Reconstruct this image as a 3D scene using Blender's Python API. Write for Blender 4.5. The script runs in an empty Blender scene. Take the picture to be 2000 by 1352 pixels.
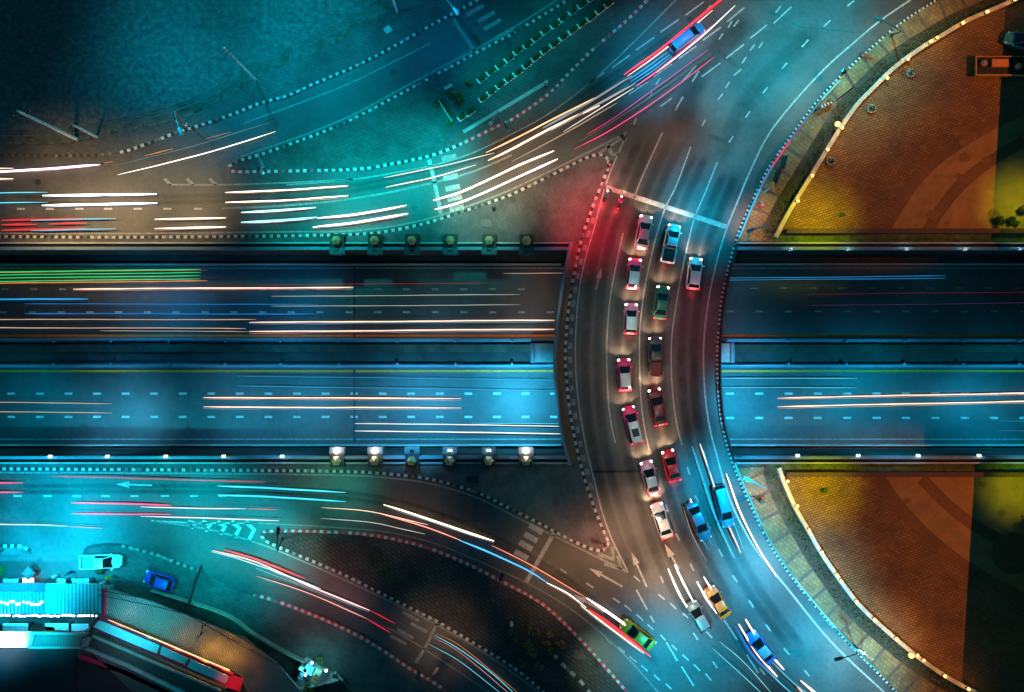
import bpy, bmesh, math, random
from mathutils import Vector, Matrix
random.seed(7)
SC = bpy.context.scene
COL = SC.collection
R = math.radians

# ------------------------------------------------------------------ camera, sky, exposure
S, H = 15.2, 96.0                       # photo pixels per metre on the ground, drone height
cam = bpy.data.cameras.new('camera'); camo = bpy.data.objects.new('camera', cam); COL.objects.link(camo)
cam.sensor_width = 36.0; cam.lens = 36.0 * H / (2000 / S); cam.clip_end = 2000; cam.clip_start = 1
camo.location = (0, 0, H); camo.rotation_euler = (0, 0, 0)
SC.camera = camo
w = bpy.data.worlds.new('World'); SC.world = w; w.use_nodes = True
nt = w.node_tree; nt.nodes.clear()
sky = nt.nodes.new('ShaderNodeTexSky'); sky.sky_type = 'NISHITA'; sky.sun_disc = False
sky.sun_elevation = R(12); sky.sun_rotation = R(60)
tint = nt.nodes.new('ShaderNodeMix'); tint.data_type = 'RGBA'; tint.blend_type = 'MULTIPLY'
tint.inputs['Factor'].default_value = 1.0
tint.inputs[7].default_value = (0.05, 0.62, 0.80, 1)
bg = nt.nodes.new('ShaderNodeBackground'); bg.inputs['Strength'].default_value = 0.085
outw = nt.nodes.new('ShaderNodeOutputWorld')
nt.links.new(sky.outputs[0], tint.inputs[6]); nt.links.new(tint.outputs[2], bg.inputs[0]); nt.links.new(bg.outputs[0], outw.inputs[0])
sun = bpy.data.lights.new('moon', 'SUN'); sun.energy = 0.02; sun.angle = R(0.5); sun.color = (0.5, 0.85, 1)
suno = bpy.data.objects.new('moon', sun); COL.objects.link(suno); suno.rotation_euler = (R(40), 0, R(60))
SC.view_settings.view_transform = 'Standard'; SC.view_settings.look = 'None'
SC.view_settings.exposure = 0.0; SC.view_settings.gamma = 1.0
SC.cycles.use_denoising = True
SC.cycles.max_bounces = 4; SC.cycles.diffuse_bounces = 2; SC.cycles.glossy_bounces = 2
SC.cycles.sample_clamp_indirect = 4.0
SC.cycles.use_light_tree = True

# ------------------------------------------------------------------ helpers
def W(px, py, z=0.0):
    """photo pixel -> point at height z"""
    k = (H - z) / H / S
    return Vector(((px - 1000) * k, (676 - py) * k, z))
def lin(c): return tuple((v/255/12.92) if v/255 <= .04045 else ((v/255+.055)/1.055)**2.4 for v in c)

def crv(pts, step=8.0):
    """Catmull-Rom through photo points"""
    P = [Vector(p) for p in pts]
    if len(P) == 2: 
        n = max(1, int((P[1]-P[0]).length/40)); return [P[0].lerp(P[1], i/n) for i in range(n+1)]
    out = []
    for i in range(len(P)-1):
        p0 = P[i-1] if i > 0 else 2*P[0]-P[1]
        p1, p2 = P[i], P[i+1]
        p3 = P[i+2] if i+2 < len(P) else 2*P[-1]-P[-2]
        n = max(1, int((p2-p1).length/step))
        for k in range(n):
            t = k/n
            out.append(0.5*((2*p1)+(-p0+p2)*t+(2*p0-5*p1+4*p2-p3)*t*t+(-p0+3*p1-3*p2+p3)*t**3))
    out.append(P[-1])
    return out
def wp(pts, z): return [W(p[0], p[1], z) for p in pts]

class MB:
    def __init__(s): s.v=[]; s.f=[]; s.m=[]
    def add(s, vs, fs, m=0):
        b=len(s.v); s.v += [tuple(v) for v in vs]
        for f in fs: s.f.append([b+i for i in f]); s.m.append(m)
    def poly(s, pts, z=None, m=0):
        s.add([(p[0],p[1],p[2] if z is None else z) for p in pts], [list(range(len(pts)))], m)
    def prism(s, pts, z0, z1, m=0, ms=None):
        n=len(pts)
        a=sum(pts[i][0]*pts[(i+1)%n][1]-pts[(i+1)%n][0]*pts[i][1] for i in range(n))
        if a<0: pts=pts[::-1]
        b=len(s.v)
        s.v += [(p[0],p[1],z0) for p in pts]+[(p[0],p[1],z1) for p in pts]
        s.f.append([b+n+i for i in range(n)]); s.m.append(m)
        s.f.append([b+n-1-i for i in range(n)]); s.m.append(m)
        for i in range(n):
            j=(i+1)%n; s.f.append([b+i,b+j,b+n+j,b+n+i]); s.m.append(m if ms is None else ms)
    def box(s, c, d, rz=0, m=0, rx=0, ry=0):
        M=Matrix.Translation(c)@Matrix.Rotation(rz,4,'Z')@Matrix.Rotation(ry,4,'Y')@Matrix.Rotation(rx,4,'X')
        x,y,z=d[0]/2,d[1]/2,d[2]/2
        vs=[M@Vector((i*x,j*y,k*z)) for i in(-1,1) for j in(-1,1) for k in(-1,1)]
        s.add(vs,[(0,1,3,2),(4,6,7,5),(0,4,5,1),(2,3,7,6),(0,2,6,4),(1,5,7,3)],m)
    def ribbon(s, pts, wd, z=None, m=0):
        P=[Vector(p) for p in pts]; L=[]
        for i,p in enumerate(P):
            d=(P[min(i+1,len(P)-1)]-P[max(i-1,0)]); d.z=0; d.normalize(); n=Vector((-d.y,d.x,0))*wd/2
            zz=p.z if z is None else z
            L += [(p.x+n.x,p.y+n.y,zz),(p.x-n.x,p.y-n.y,zz)]
        s.add(L,[(2*i+1,2*i+3,2*i+2,2*i) for i in range(len(P)-1)],m)
    def wall(s, pts, wd, z0, z1, m=0):
        P=[Vector(p) for p in pts]; b=[]; 
        for i,p in enumerate(P):
            d=(P[min(i+1,len(P)-1)]-P[max(i-1,0)]); d.z=0; d.normalize(); n=Vector((-d.y,d.x,0))*wd/2
            b += [(p.x+n.x,p.y+n.y,z0),(p.x-n.x,p.y-n.y,z0),(p.x-n.x,p.y-n.y,z1),(p.x+n.x,p.y+n.y,z1)]
        fs=[]
        for i in range(len(P)-1):
            a=4*i; c=a+4
            fs += [(a+3,a+2,c+2,c+3),(a,a+3,c+3,c),(a+2,a+1,c+1,c+2),(a+1,a,c,c+1)]
        e=4*(len(P)-1)
        fs += [(0,1,2,3),(e+3,e+2,e+1,e)]
        s.add(b,fs,m)
    def tube(s, pts, r, n=8, m=0, r2=None):
        P=[Vector(p) for p in pts]; vs=[]
        for i,p in enumerate(P):
            d=(P[min(i+1,len(P)-1)]-P[max(i-1,0)]).normalized()
            u=d.cross(Vector((0,0,1))); 
            if u.length<1e-3: u=Vector((1,0,0))
            u.normalize(); v=d.cross(u)
            rr=r if r2 is None else r+(r2-r)*i/max(1,len(P)-1)
            for k in range(n):
                a=2*math.pi*k/n; vs.append(p+u*math.cos(a)*rr+v*math.sin(a)*rr)
        fs=[(i*n+k,i*n+(k+1)%n,(i+1)*n+(k+1)%n,(i+1)*n+k) for i in range(len(P)-1) for k in range(n)]
        fs += [list(range(n))[::-1],[(len(P)-1)*n+k for k in range(n)]]
        s.add(vs,fs,m)
    def lathe(s, c, prof, n=12, m=0):
        vs=[]
        for r,z in prof:
            for k in range(n):
                a=2*math.pi*k/n; vs.append((c[0]+r*math.cos(a),c[1]+r*math.sin(a),c[2]+z))
        fs=[(i*n+k,i*n+(k+1)%n,(i+1)*n+(k+1)%n,(i+1)*n+k) for i in range(len(prof)-1) for k in range(n)]
        fs += [list(range(n))[::-1],[(len(prof)-1)*n+k for k in range(n)]]
        s.add(vs,fs,m)
    def ball(s, c, r, n=10, m=0, sz=1.0):
        s.lathe(c,[(max(.001,r*math.sin(math.pi*i/6)),-r*sz*math.cos(math.pi*i/6)) for i in range(7)],n,m)
    def leaves(s, c, rad, n, size, m=0, nm=1):
        for i in range(n):
            while True:
                q=Vector((random.uniform(-1,1),random.uniform(-1,1),random.uniform(-1,1)))
                if .25<q.length<1: break
            p=Vector(c)+Vector((q.x*rad[0],q.y*rad[1],q.z*rad[2]))
            a=Vector((random.gauss(0,1),random.gauss(0,1),random.gauss(0,.6))).normalized()*size*random.uniform(.6,1.3)
            b=a.cross(Vector((random.gauss(0,1),random.gauss(0,1),random.gauss(0,1)))).normalized()*size*.55
            s.add([p-a,p+b,p+a,p-b],[(0,1,2,3)],m+random.randrange(nm))
    def build(s, name, mats, parent=None, smooth=False, **props):
        me=bpy.data.meshes.new(name); me.from_pydata(s.v,[],s.f); 
        if not isinstance(mats,(list,tuple)): mats=[mats]
        for x in mats: me.materials.append(x)
        me.polygons.foreach_set('material_index', s.m)
        if smooth: me.polygons.foreach_set('use_smooth',[True]*len(s.f))
        me.update()
        o=bpy.data.objects.new(name,me); COL.objects.link(o)
        if parent: o.parent=parent
        for k,v in props.items(): o[k]=v
        return o
def tag(o,label,cat,group=None):
    o['label']=label; o['category']=cat
    if group: o['group']=group
    return o
def thing(name,label,cat,loc=(0,0,0),rz=0,group=None):
    o=bpy.data.objects.new(name,None); COL.objects.link(o); o.empty_display_size=.2
    o.location=loc; o.rotation_euler=(0,0,rz)
    return tag(o,label,cat,group)
def struct(mb,name,mats,**k): return mb.build(name,mats,kind='structure',**k)
def copy_tree(o,parent=None):
    c=o.copy(); COL.objects.link(c)
    if parent: c.parent=parent
    for ch in list(o.children): copy_tree(ch,c)
    return c

# ------------------------------------------------------------------ materials
def mat(name,col,rough=.7,var=.0,scale=1.0,bump=0,metal=0,emit=None,es=0,col2=None,coat=0,big=0):
    m=bpy.data.materials.new(name); m.use_nodes=True; t=m.node_tree; b=t.nodes['Principled BSDF']
    b.inputs['Base Color'].default_value=(*col,1); b.inputs['Roughness'].default_value=rough; b.inputs['Metallic'].default_value=metal
    if coat: b.inputs['Coat Weight'].default_value=coat
    if emit: b.inputs['Emission Color'].default_value=(*emit,1); b.inputs['Emission Strength'].default_value=es
    if var or bump:
        tc=t.nodes.new('ShaderNodeTexCoord'); n=t.nodes.new('ShaderNodeTexNoise'); n.inputs['Scale'].default_value=scale; n.inputs['Detail'].default_value=6; n.inputs['Roughness'].default_value=.65
        t.links.new(tc.outputs['Object'],n.inputs['Vector'])
        if var:
            r=t.nodes.new('ShaderNodeValToRGB'); c2=col2 or tuple(min(1,v*(1+var)) for v in col); c1=tuple(v*max(0,1-var) for v in col)
            r.color_ramp.elements[0].position=.3; r.color_ramp.elements[1].position=.7
            r.color_ramp.elements[0].color=(*c1,1); r.color_ramp.elements[1].color=(*c2,1)
            t.links.new(n.outputs['Fac'],r.inputs[0]); src=r.outputs[0]
            if big:
                n2=t.nodes.new('ShaderNodeTexNoise'); n2.inputs['Scale'].default_value=big; n2.inputs['Detail'].default_value=4
                t.links.new(tc.outputs['Object'],n2.inputs['Vector'])
                r2=t.nodes.new('ShaderNodeValToRGB'); r2.color_ramp.elements[0].position=.35; r2.color_ramp.elements[1].position=.65
                r2.color_ramp.elements[0].color=(.55,.55,.55,1); r2.color_ramp.elements[1].color=(1.25,1.25,1.25,1)
                t.links.new(n2.outputs['Fac'],r2.inputs[0])
                mx=t.nodes.new('ShaderNodeMix'); mx.data_type='RGBA'; mx.blend_type='MULTIPLY'; mx.inputs['Factor'].default_value=1
                t.links.new(src,mx.inputs[6]); t.links.new(r2.outputs[0],mx.inputs[7]); src=mx.outputs[2]
            t.links.new(src,b.inputs['Base Color'])
        if bump:
            bp=t.nodes.new('ShaderNodeBump'); bp.inputs['Strength'].default_value=bump; bp.inputs['Distance'].default_value=.05
            t.links.new(n.outputs['Fac'],bp.inputs['Height']); t.links.new(bp.outputs[0],b.inputs['Normal'])
    return m
def brick(name,c1,c2,cm,bw,bh,mortar=.04,rz=0,rough=.8,bump=.4,noise=0.5,offset=.5):
    m=bpy.data.materials.new(name); m.use_nodes=True; t=m.node_tree; b=t.nodes['Principled BSDF']; b.inputs['Roughness'].default_value=rough
    tc=t.nodes.new('ShaderNodeTexCoord'); mp=t.nodes.new('ShaderNodeMapping'); mp.inputs['Rotation'].default_value=(0,0,rz)
    br=t.nodes.new('ShaderNodeTexBrick'); br.inputs['Scale'].default_value=1; br.inputs['Brick Width'].default_value=bw; br.inputs['Row Height'].default_value=bh
    br.inputs['Mortar Size'].default_value=mortar; br.inputs['Mortar Smooth'].default_value=.3; br.offset=offset
    br.inputs['Color1'].default_value=(*c1,1); br.inputs['Color2'].default_value=(*c2,1); br.inputs['Mortar'].default_value=(*cm,1)
    t.links.new(tc.outputs['Object'],mp.inputs[0]); t.links.new(mp.outputs[0],br.inputs['Vector'])
    n=t.nodes.new('ShaderNodeTexNoise'); n.inputs['Scale'].default_value=.22; n.inputs['Detail'].default_value=8; n.inputs['Roughness'].default_value=.7
    t.links.new(tc.outputs['Object'],n.inputs['Vector'])
    r=t.nodes.new('ShaderNodeValToRGB'); r.color_ramp.elements[0].position=.35; r.color_ramp.elements[1].position=.65
    lo=1-noise; r.color_ramp.elements[0].color=(lo,lo,lo,1); r.color_ramp.elements[1].color=(1.15,1.15,1.15,1)
    t.links.new(n.outputs['Fac'],r.inputs[0])
    mx=t.nodes.new('ShaderNodeMix'); mx.data_type='RGBA'; mx.blend_type='MULTIPLY'; mx.inputs['Factor'].default_value=1
    t.links.new(br.outputs['Color'],mx.inputs[6]); t.links.new(r.outputs[0],mx.inputs[7]); t.links.new(mx.outputs[2],b.inputs['Base Color'])
    if bump:
        bp=t.nodes.new('ShaderNodeBump'); bp.inputs['Strength'].default_value=bump; bp.inputs['Distance'].default_value=.04; bp.invert=True
        t.links.new(br.outputs['Fac'],bp.inputs['Height']); t.links.new(bp.outputs[0],b.inputs['Normal'])
    return m
def corrugated(name,col,pitch,rz=0,rough=.4,var=.15):
    m=mat(name,col,rough,var,.6); t=m.node_tree; b=t.nodes['Principled BSDF']
    tc=t.nodes.new('ShaderNodeTexCoord'); mp=t.nodes.new('ShaderNodeMapping'); mp.inputs['Rotation'].default_value=(0,0,rz)
    wv=t.nodes.new('ShaderNodeTexWave'); wv.inputs['Scale'].default_value=.314/pitch
    t.links.new(tc.outputs['Object'],mp.inputs[0]); t.links.new(mp.outputs[0],wv.inputs['Vector'])
    bp=t.nodes.new('ShaderNodeBump'); bp.inputs['Strength'].default_value=.8; bp.inputs['Distance'].default_value=.06
    t.links.new(wv.outputs['Fac'],bp.inputs['Height']); t.links.new(bp.outputs[0],b.inputs['Normal'])
    old=b.inputs['Base Color'].links[0].from_socket; rr=t.nodes.new('ShaderNodeValToRGB'); rr.color_ramp.elements[0].color=(.5,.5,.5,1); rr.color_ramp.elements[1].color=(1.1,1.1,1.1,1)
    mx=t.nodes.new('ShaderNodeMix'); mx.data_type='RGBA'; mx.blend_type='MULTIPLY'; mx.inputs['Factor'].default_value=1
    t.links.new(wv.outputs['Fac'],rr.inputs[0]); t.links.new(old,mx.inputs[6]); t.links.new(rr.outputs[0],mx.inputs[7]); t.links.new(mx.outputs[2],b.inputs['Base Color'])
    return m
M={}
M['asphalt']=mat('asphalt',(.05,.05,.05),.55,.22,1.6,.25,big=.13)
M['asphalt2']=mat('asphalt_highway',(.037,.039,.042),.55,.2,1.2,.2,big=.12)
M['earth']=mat('earth',(.05,.045,.035),.95,.5,.5,.4,big=.08)
M['grass']=mat('field_grass',(.06,.068,.066),.95,.55,1.4,.9,col2=(.115,.12,.118),big=.05)
M['verge']=mat('verge_grass',(.04,.07,.015),.95,.6,1.2,.6,col2=(.09,.13,.03))
M['paint']=mat('road_paint',(.27,.27,.255),.6,.4,2.5)
M['paint_old']=mat('worn_road_paint',(.17,.17,.16),.7,.5,3.0)
M['yellow']=mat('yellow_paint',(.95,.17,.0),.6,.2,1.5)
M['white']=mat('white_kerb_paint',(.36,.36,.34),.7,.4,2.2)
M['black']=mat('black_kerb_paint',(.012,.012,.013),.7)
M['chip']=mat('chipped_kerb',(.11,.11,.105),.85,.6,4)
M['red']=mat('red_kerb_paint',(.45,.02,.04),.7,.2,3)
M['slab']=brick('paving_slabs',(.10,.10,.097),(.08,.08,.08),(.06,.06,.06),.6,.35,.03,R(80),noise=.55)
M['slab2']=brick('paving_slabs_angled',(.08,.08,.078),(.062,.062,.06),(.05,.05,.05),.7,.4,.04,R(20),noise=.5)
M['slab3']=brick('dark_paving_slabs',(.055,.053,.045),(.04,.039,.034),(.016,.016,.015),.9,.45,.08,R(35),noise=.75)
M['strip']=brick('promenade_paving',(.24,.17,.07),(.17,.12,.05),(.08,.06,.03),.5,.5,.03,R(40),noise=.5)
M['band']=mat('dark_paving_band',(.075,.055,.04),.8,.25,2)
M['plaza']=brick('plaza_bricks',(.26,.125,.035),(.18,.08,.022),(.075,.035,.01),.62,.3,.05,R(-18),noise=.4,bump=.6)
M['plaza2']=mat('plaza_concrete',(.24,.13,.04),.85,.25,.5,.15)
M['plband']=brick('plaza_band',(.17,.075,.02),(.14,.062,.018),(.10,.04,.012),3.0,.3,.05,R(40),noise=.3)
M['conc']=mat('concrete',(.3,.3,.29),.8,.25,.7,.2)
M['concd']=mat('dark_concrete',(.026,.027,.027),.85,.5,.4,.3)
M['conl']=mat('painted_parapet',(.13,.20,.26),.7,.2,.8)
M['brown']=mat('brown_walkway',(.13,.075,.045),.85,.3,.9)
M['metal']=mat('galvanised_metal',(.45,.47,.48),.4,metal=.7)
M['dmetal']=mat('dark_metal',(.02,.02,.022),.5,metal=.3)
M['glass']=mat('dark_glass',(.006,.007,.008),.08,coat=.5)
M['rubber']=mat('tyre_rubber',(.012,.012,.012),.8)
M['chrome']=mat('alloy',(.5,.5,.5),.3,metal=.8)
M['leafd']=mat('dark_leaves',(.03,.06,.015),.7); M['leafm']=mat('leaves',(.05,.09,.02),.7); M['leafy']=mat('yellow_green_leaves',(.12,.12,.02),.7)
M['leafb']=mat('dry_leaves',(.16,.11,.03),.7)
M['bark']=mat('bark',(.08,.06,.045),.9)
M['terra']=mat('pot_clay',(.18,.13,.1),.8)
M['skin']=mat('skin',(.45,.27,.18),.6)
M['head_w']=mat('headlamp_glow',(1,1,1),.3,emit=(1,.88,.75),es=9)
M['tail_r']=mat('tail_lamp_glow',(.4,0,.01),.3,emit=(1,.01,.03),es=2.6)
M['plate']=mat('number_plate',(.7,.7,.7),.5)
def emis(name,c,s): return mat(name,(.02,.02,.02),.5,emit=c,es=s)
M['globe']=emis('globe_glow',(1,.52,.13),3.6)
M['coollamp']=emis('cool_lamp_glow',(.55,.9,1),8)
M['hotlamp']=emis('floodlight_glow',(.95,.95,1),40)

# ------------------------------------------------------------------ lights
def light_pool(px,py,rpx,col,h=14,z=0.0,alb=.05,blend=1.0,k=1.0,name='pool_fill',soft=.5,off=(0,0)):
    """an unseen spot with no fitting, h metres up, that lights a round pool"""
    t=W(px,py,z); r=rpx/S
    l=bpy.data.lights.new(name,'SPOT'); o=bpy.data.objects.new(name,l); COL.objects.link(o)
    c=lin(col); mx=max(c)
    l.color=tuple(v/mx for v in c)
    l.energy=k*mx/alb*4*math.pi**2*h*h
    l.spot_size=min(R(165),2*math.atan(r*1.25/h)); l.spot_blend=blend; l.shadow_soft_size=soft
    o.location=(t.x+off[0],t.y+off[1],z+h)
    d=t-o.location
    o.rotation_euler=d.to_track_quat('-Z','Y').to_euler()
    return o
def point(loc,col,e,r=.1,parent=None,name='lamp_light'):
    l=bpy.data.lights.new(name,'POINT'); l.color=col; l.energy=e; l.shadow_soft_size=r
    o=bpy.data.objects.new(name,l); COL.objects.link(o); o.location=loc
    if parent: o.parent=parent
    return o
POOLS=[ # px,py,radius,sRGB on asphalt,height
 (450,40,280,(0,80,96),24),(340,190,230,(0,48,60),20),(620,60,200,(0,80,92),20),
 (620,240,230,(0,58,70),18),(850,60,190,(0,44,66),18),(760,300,150,(0,78,84),14),
 (800,345,160,(0,112,108),14),(640,390,170,(0,118,112),14),(930,430,110,(0,90,86),12),(880,290,80,(0,105,110),10),(1060,90,150,(0,62,66),16),(960,170,90,(0,70,72),12),
 (150,405,185,(118,96,66),14),(330,380,150,(104,88,62),14),(960,375,120,(96,78,54),12),(1080,330,150,(80,68,52),14),
 (1200,700,170,(34,32,28),16),(1260,860,180,(40,42,38),16),(1240,590,130,(30,36,34),15),(1320,760,150,(44,28,22),14),(1245,1075,140,(108,84,64),15),(1335,1165,110,(98,80,62),13),
 (1350,240,130,(58,42,32),16),(1240,330,120,(56,46,38),14),(1400,30,120,(56,52,52),16),
 (1385,400,130,(0,104,128),13),(1610,70,250,(0,122,134),18),(1430,150,110,(0,64,76),14),(1290,110,130,(0,86,110),14),(1480,240,130,(0,76,86),16),
 (1425,960,130,(0,122,156),13),(1530,1160,180,(0,134,172),15),(1640,1290,150,(0,124,152),14),(1330,1310,180,(0,130,158),14),(1480,1090,120,(0,80,92),14),(1680,1330,120,(20,70,80),14),
 (1165,440,105,(112,14,24),12),(1140,405,85,(84,10,16),12),(1385,630,120,(46,18,22),14),
 (90,1000,220,(0,136,165),16),(330,990,200,(0,122,134),16),(480,1080,150,(0,134,142),14),(110,1090,170,(0,150,180),14),(20,1180,160,(0,130,170),16),
 (1100,1120,140,(70,50,30),14),(760,1000,150,(30,22,15),16),(620,1150,120,(60,36,34),14),(860,1240,100,(64,48,34),12),(650,960,110,(0,72,62),12),
 (1180,1300,70,(66,74,56),10),(570,1080,80,(66,56,28),9),(600,915,110,(36,28,14),10),(1060,980,110,(12,24,20),12),
]
for p in POOLS: light_pool(p[0],p[1],p[2],p[3],p[4],k=.62)  # spots added and coloured for the glow wanted, no lamps hang there
ZT=-5.5
for p in [(1010,785,170,(34,138,176),11),(820,800,210,(24,98,130),13),(580,800,190,(12,74,98),13),(230,815,140,(30,84,108),11),(30,790,150,(0,50,64),12),(440,800,130,(14,58,78),12),
          (1450,785,200,(18,112,146),12),(1700,790,210,(0,84,108),13),(1950,800,190,(0,80,104),13),
          (300,600,230,(0,44,68),12),(560,600,160,(0,38,58),12),(850,600,200,(14,26,28),12),(1040,590,130,(36,32,28),12),(1490,570,170,(0,18,24),12),(1880,560,170,(0,9,13),12)]:
    light_pool(p[0],p[1],p[2],p[3],p[4],z=ZT,k=.86)
# floods on the plazas
light_pool(1592,428,95,(158,160,0),9,alb=.2,name='flood_light'); light_pool(1595,955,95,(160,165,0),9,alb=.2,name='flood_light')
light_pool(1990,400,85,(120,135,0),7,alb=.2,name='flood_light'); light_pool(1985,950,80,(110,130,0),7,alb=.2,name='flood_light')
light_pool(1560,1120,150,(105,74,20),12,alb=.15,name='flood_light'); light_pool(1700,1270,130,(112,76,18),12,alb=.15,name='flood_light')
light_pool(1640,190,170,(90,60,14),12,alb=.15,name='flood_light'); light_pool(1780,40,120,(92,64,10),12,alb=.15,name='flood_light')
light_pool(1475,430,60,(150,95,50),7,alb=.15,name='flood_light'); light_pool(1500,960,70,(120,95,60),8,alb=.15,name='flood_light')
# the sodium floodlight on a mast to the east, shaded by a slab added there (both beyond the picture's edge)
for ly,tx,ty in ((14,53,34),(-14,51,-34)):
    l=bpy.data.lights.new('sodium_flood','SPOT'); o=bpy.data.objects.new('sodium_flood',l); COL.objects.link(o)
    o.location=(96,ly,55); o.rotation_euler=(Vector((tx,ty,0))-o.location).to_track_quat('-Z','Y').to_euler()
    l.color=(1,.27,.008); l.energy=135000; l.spot_size=R(40); l.spot_blend=.55; l.shadow_soft_size=.25

# ------------------------------------------------------------------ outline curves (photo pixels)
K1=crv([(-60,300),(100,305),(225,300),(300,277),(345,260),(410,240),(460,222),(510,202),(565,187),(620,162),(700,128),(760,97),(820,63),(880,30),(935,0),(1010,-45)])
K2=crv([(447,326),(470,314),(505,304),(560,285),(640,255),(700,228),(770,191),(840,153),(900,121),(960,88),(1000,68),(1060,31),(1110,0),(1180,-45)])
K3=crv([(447,326),(446,333),(456,336),(500,336),(600,334),(700,331),(760,322),(840,305),(900,282),(960,253),(1010,228),(1070,185),(1110,145),(1150,105),(1190,70),(1230,35),(1265,0),(1310,-45)])
K4=crv([(-60,462),(200,464),(400,463),(560,461),(700,458),(760,452),(830,437),(900,415),(960,395),(1000,380),(1050,356),(1100,331),(1140,311),(1165,303),(1180,304),(1188,313)])
K5=crv([(1188,313),(1189,325),(1170,372),(1150,425),(1135,470),(1122,530),(1112,590),(1106,650),(1104,700),(1107,750),(1114,810),(1125,870),(1140,930),(1160,990),(1180,1040),(1188,1058)])
K6=crv([(1188,1058),(1186,1070),(1170,1075),(1150,1070),(1110,1052),(1060,1025),(1000,995),(940,965),(880,945),(820,932),(740,924),(650,920),(400,918),(100,916),(-60,915)])
K7a=crv([(511,1046),(513,1040),(530,1037),(600,1037),(700,1042),(780,1055),(850,1075),(920,1105),(985,1138),(1060,1180),(1125,1240),(1180,1300),(1225,1352),(1265,1400)])
K7b=crv([(511,1046),(518,1055),(540,1066),(600,1091),(670,1121),(720,1146),(780,1176),(850,1211),(900,1240),(950,1270),(1000,1301),(1050,1341),(1110,1400)])
K8=crv([(495,1162),(530,1170),(600,1196),(680,1231),(740,1265),(800,1305),(860,1341),(930,1400)])
K9=crv([(1900,-45),(1830,0),(1760,45),(1700,95),(1640,150),(1590,205),(1545,265),(1500,330),(1470,390),(1440,460),(1420,530),(1408,590),(1402,650),(1400,700),(1402,760),(1408,820),(1422,880),(1440,930),(1462,980),(1490,1040),(1520,1090),(1560,1145),(1610,1205),(1660,1260),(1710,1310),(1750,1352),(1800,1400)])
EL=crv([(1114,474),(1105,520),(1095,580),(1087,640),(1083,700),(1085,760),(1092,820),(1102,870),(1112,906)])
W1=crv([(1512,465),(1535,420),(1560,378),(1585,338),(1610,297),(1638,252),(1670,207),(1700,176),(1740,137),(1790,100),(1830,76),(1880,46),(1930,24),(1990,-2),(2060,-35)])
W2=crv([(1518,912),(1530,945),(1552,994),(1575,1033),(1600,1077),(1635,1128),(1670,1174),(1705,1209),(1748,1247),(1790,1281),(1845,1319),(1895,1346),(1960,1380)])
yT=W(0,478)[1]; yB=W(0,904)[1]; BIG=320

# ------------------------------------------------------------------ ground, roads
g=MB(); g.poly([(-BIG,yT,0),(BIG,yT,0),(BIG,BIG,0),(-BIG,BIG,0)]); g.poly([(-BIG,-BIG,0),(BIG,-BIG,0),(BIG,yB,0),(-BIG,yB,0)])
struct(g,'ground',M['earth'])
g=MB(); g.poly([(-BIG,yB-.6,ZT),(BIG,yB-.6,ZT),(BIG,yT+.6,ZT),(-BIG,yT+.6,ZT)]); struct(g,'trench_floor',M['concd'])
def hwy(y0,y1):
    a=W(0,y0,ZT)[1]; b=W(0,y1,ZT)[1]; q=MB(); q.poly([(-BIG,b,ZT+.01),(BIG,b,ZT+.01),(BIG,a,ZT+.01),(-BIG,a,ZT+.01)]); struct(q,'highway',M['asphalt2'])
hwy(518,661); hwy(717,868)
# grass field
fld=crv([(-60,284),(120,282),(200,268),(330,240),(420,205),(500,155),(570,124),(650,86),(720,50),(775,5),(800,-40)])
g=MB(); g.poly(wp(fld+[Vector((800,-400)),Vector((-900,-400)),Vector((-900,284))],.012)); struct(g,'grass_field',M['grass'])
g=MB()
for off,wd in ((12,.7),(22,.22),(27,.22)): g.ribbon(wp([v+Vector((-off*.35,-off)) for v in fld],.018),wd)
struct(g,'dirt_track',mat('track_soil',(.06,.065,.055),.95,.7,.6,.4))
q=MB()
for v in fld:
    if random.random()<.55: c=W(v.x+random.uniform(-4,2),v.y-3+random.uniform(-4,4),.15); q.leaves((c.x,c.y,c.z),(.5,.4,.25),10,.14,0,2)
q.build('weeds',[M['leafd'],M['leafm']],kind='stuff')
# asphalt: one sheet for the junction, bridge and side roads
left=[Vector((-900,915)),Vector((-60,915))]
Z_R=.03
cut=[v for v in K5 if True]
road=K1+[Vector((1260,-220)),Vector((2220,-220))]+K9+[Vector((2000,1580)),Vector((1130,1580)),Vector((930,1400))]+[v for v in K8[::-1]]+[Vector((470,1158)),Vector((420,1138)),Vector((205,1140)),Vector((-900,1140)),Vector((-900,908))]+[Vector((1112,908))]+EL[::-1]+[Vector((1112,472)),Vector((-900,472)),Vector((-900,302))]
g=MB(); g.poly(wp(road,Z_R)); struct(g,'road',M['asphalt'])
# bridge deck under the asphalt
g=MB(); er=[v+Vector((7,0)) for v in K9 if 474<=v.y<=908]
g.prism(wp([v for v in EL]+er[::-1],0),-1.25,.02)
struct(g,'bridge_deck',M['concd'])
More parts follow.
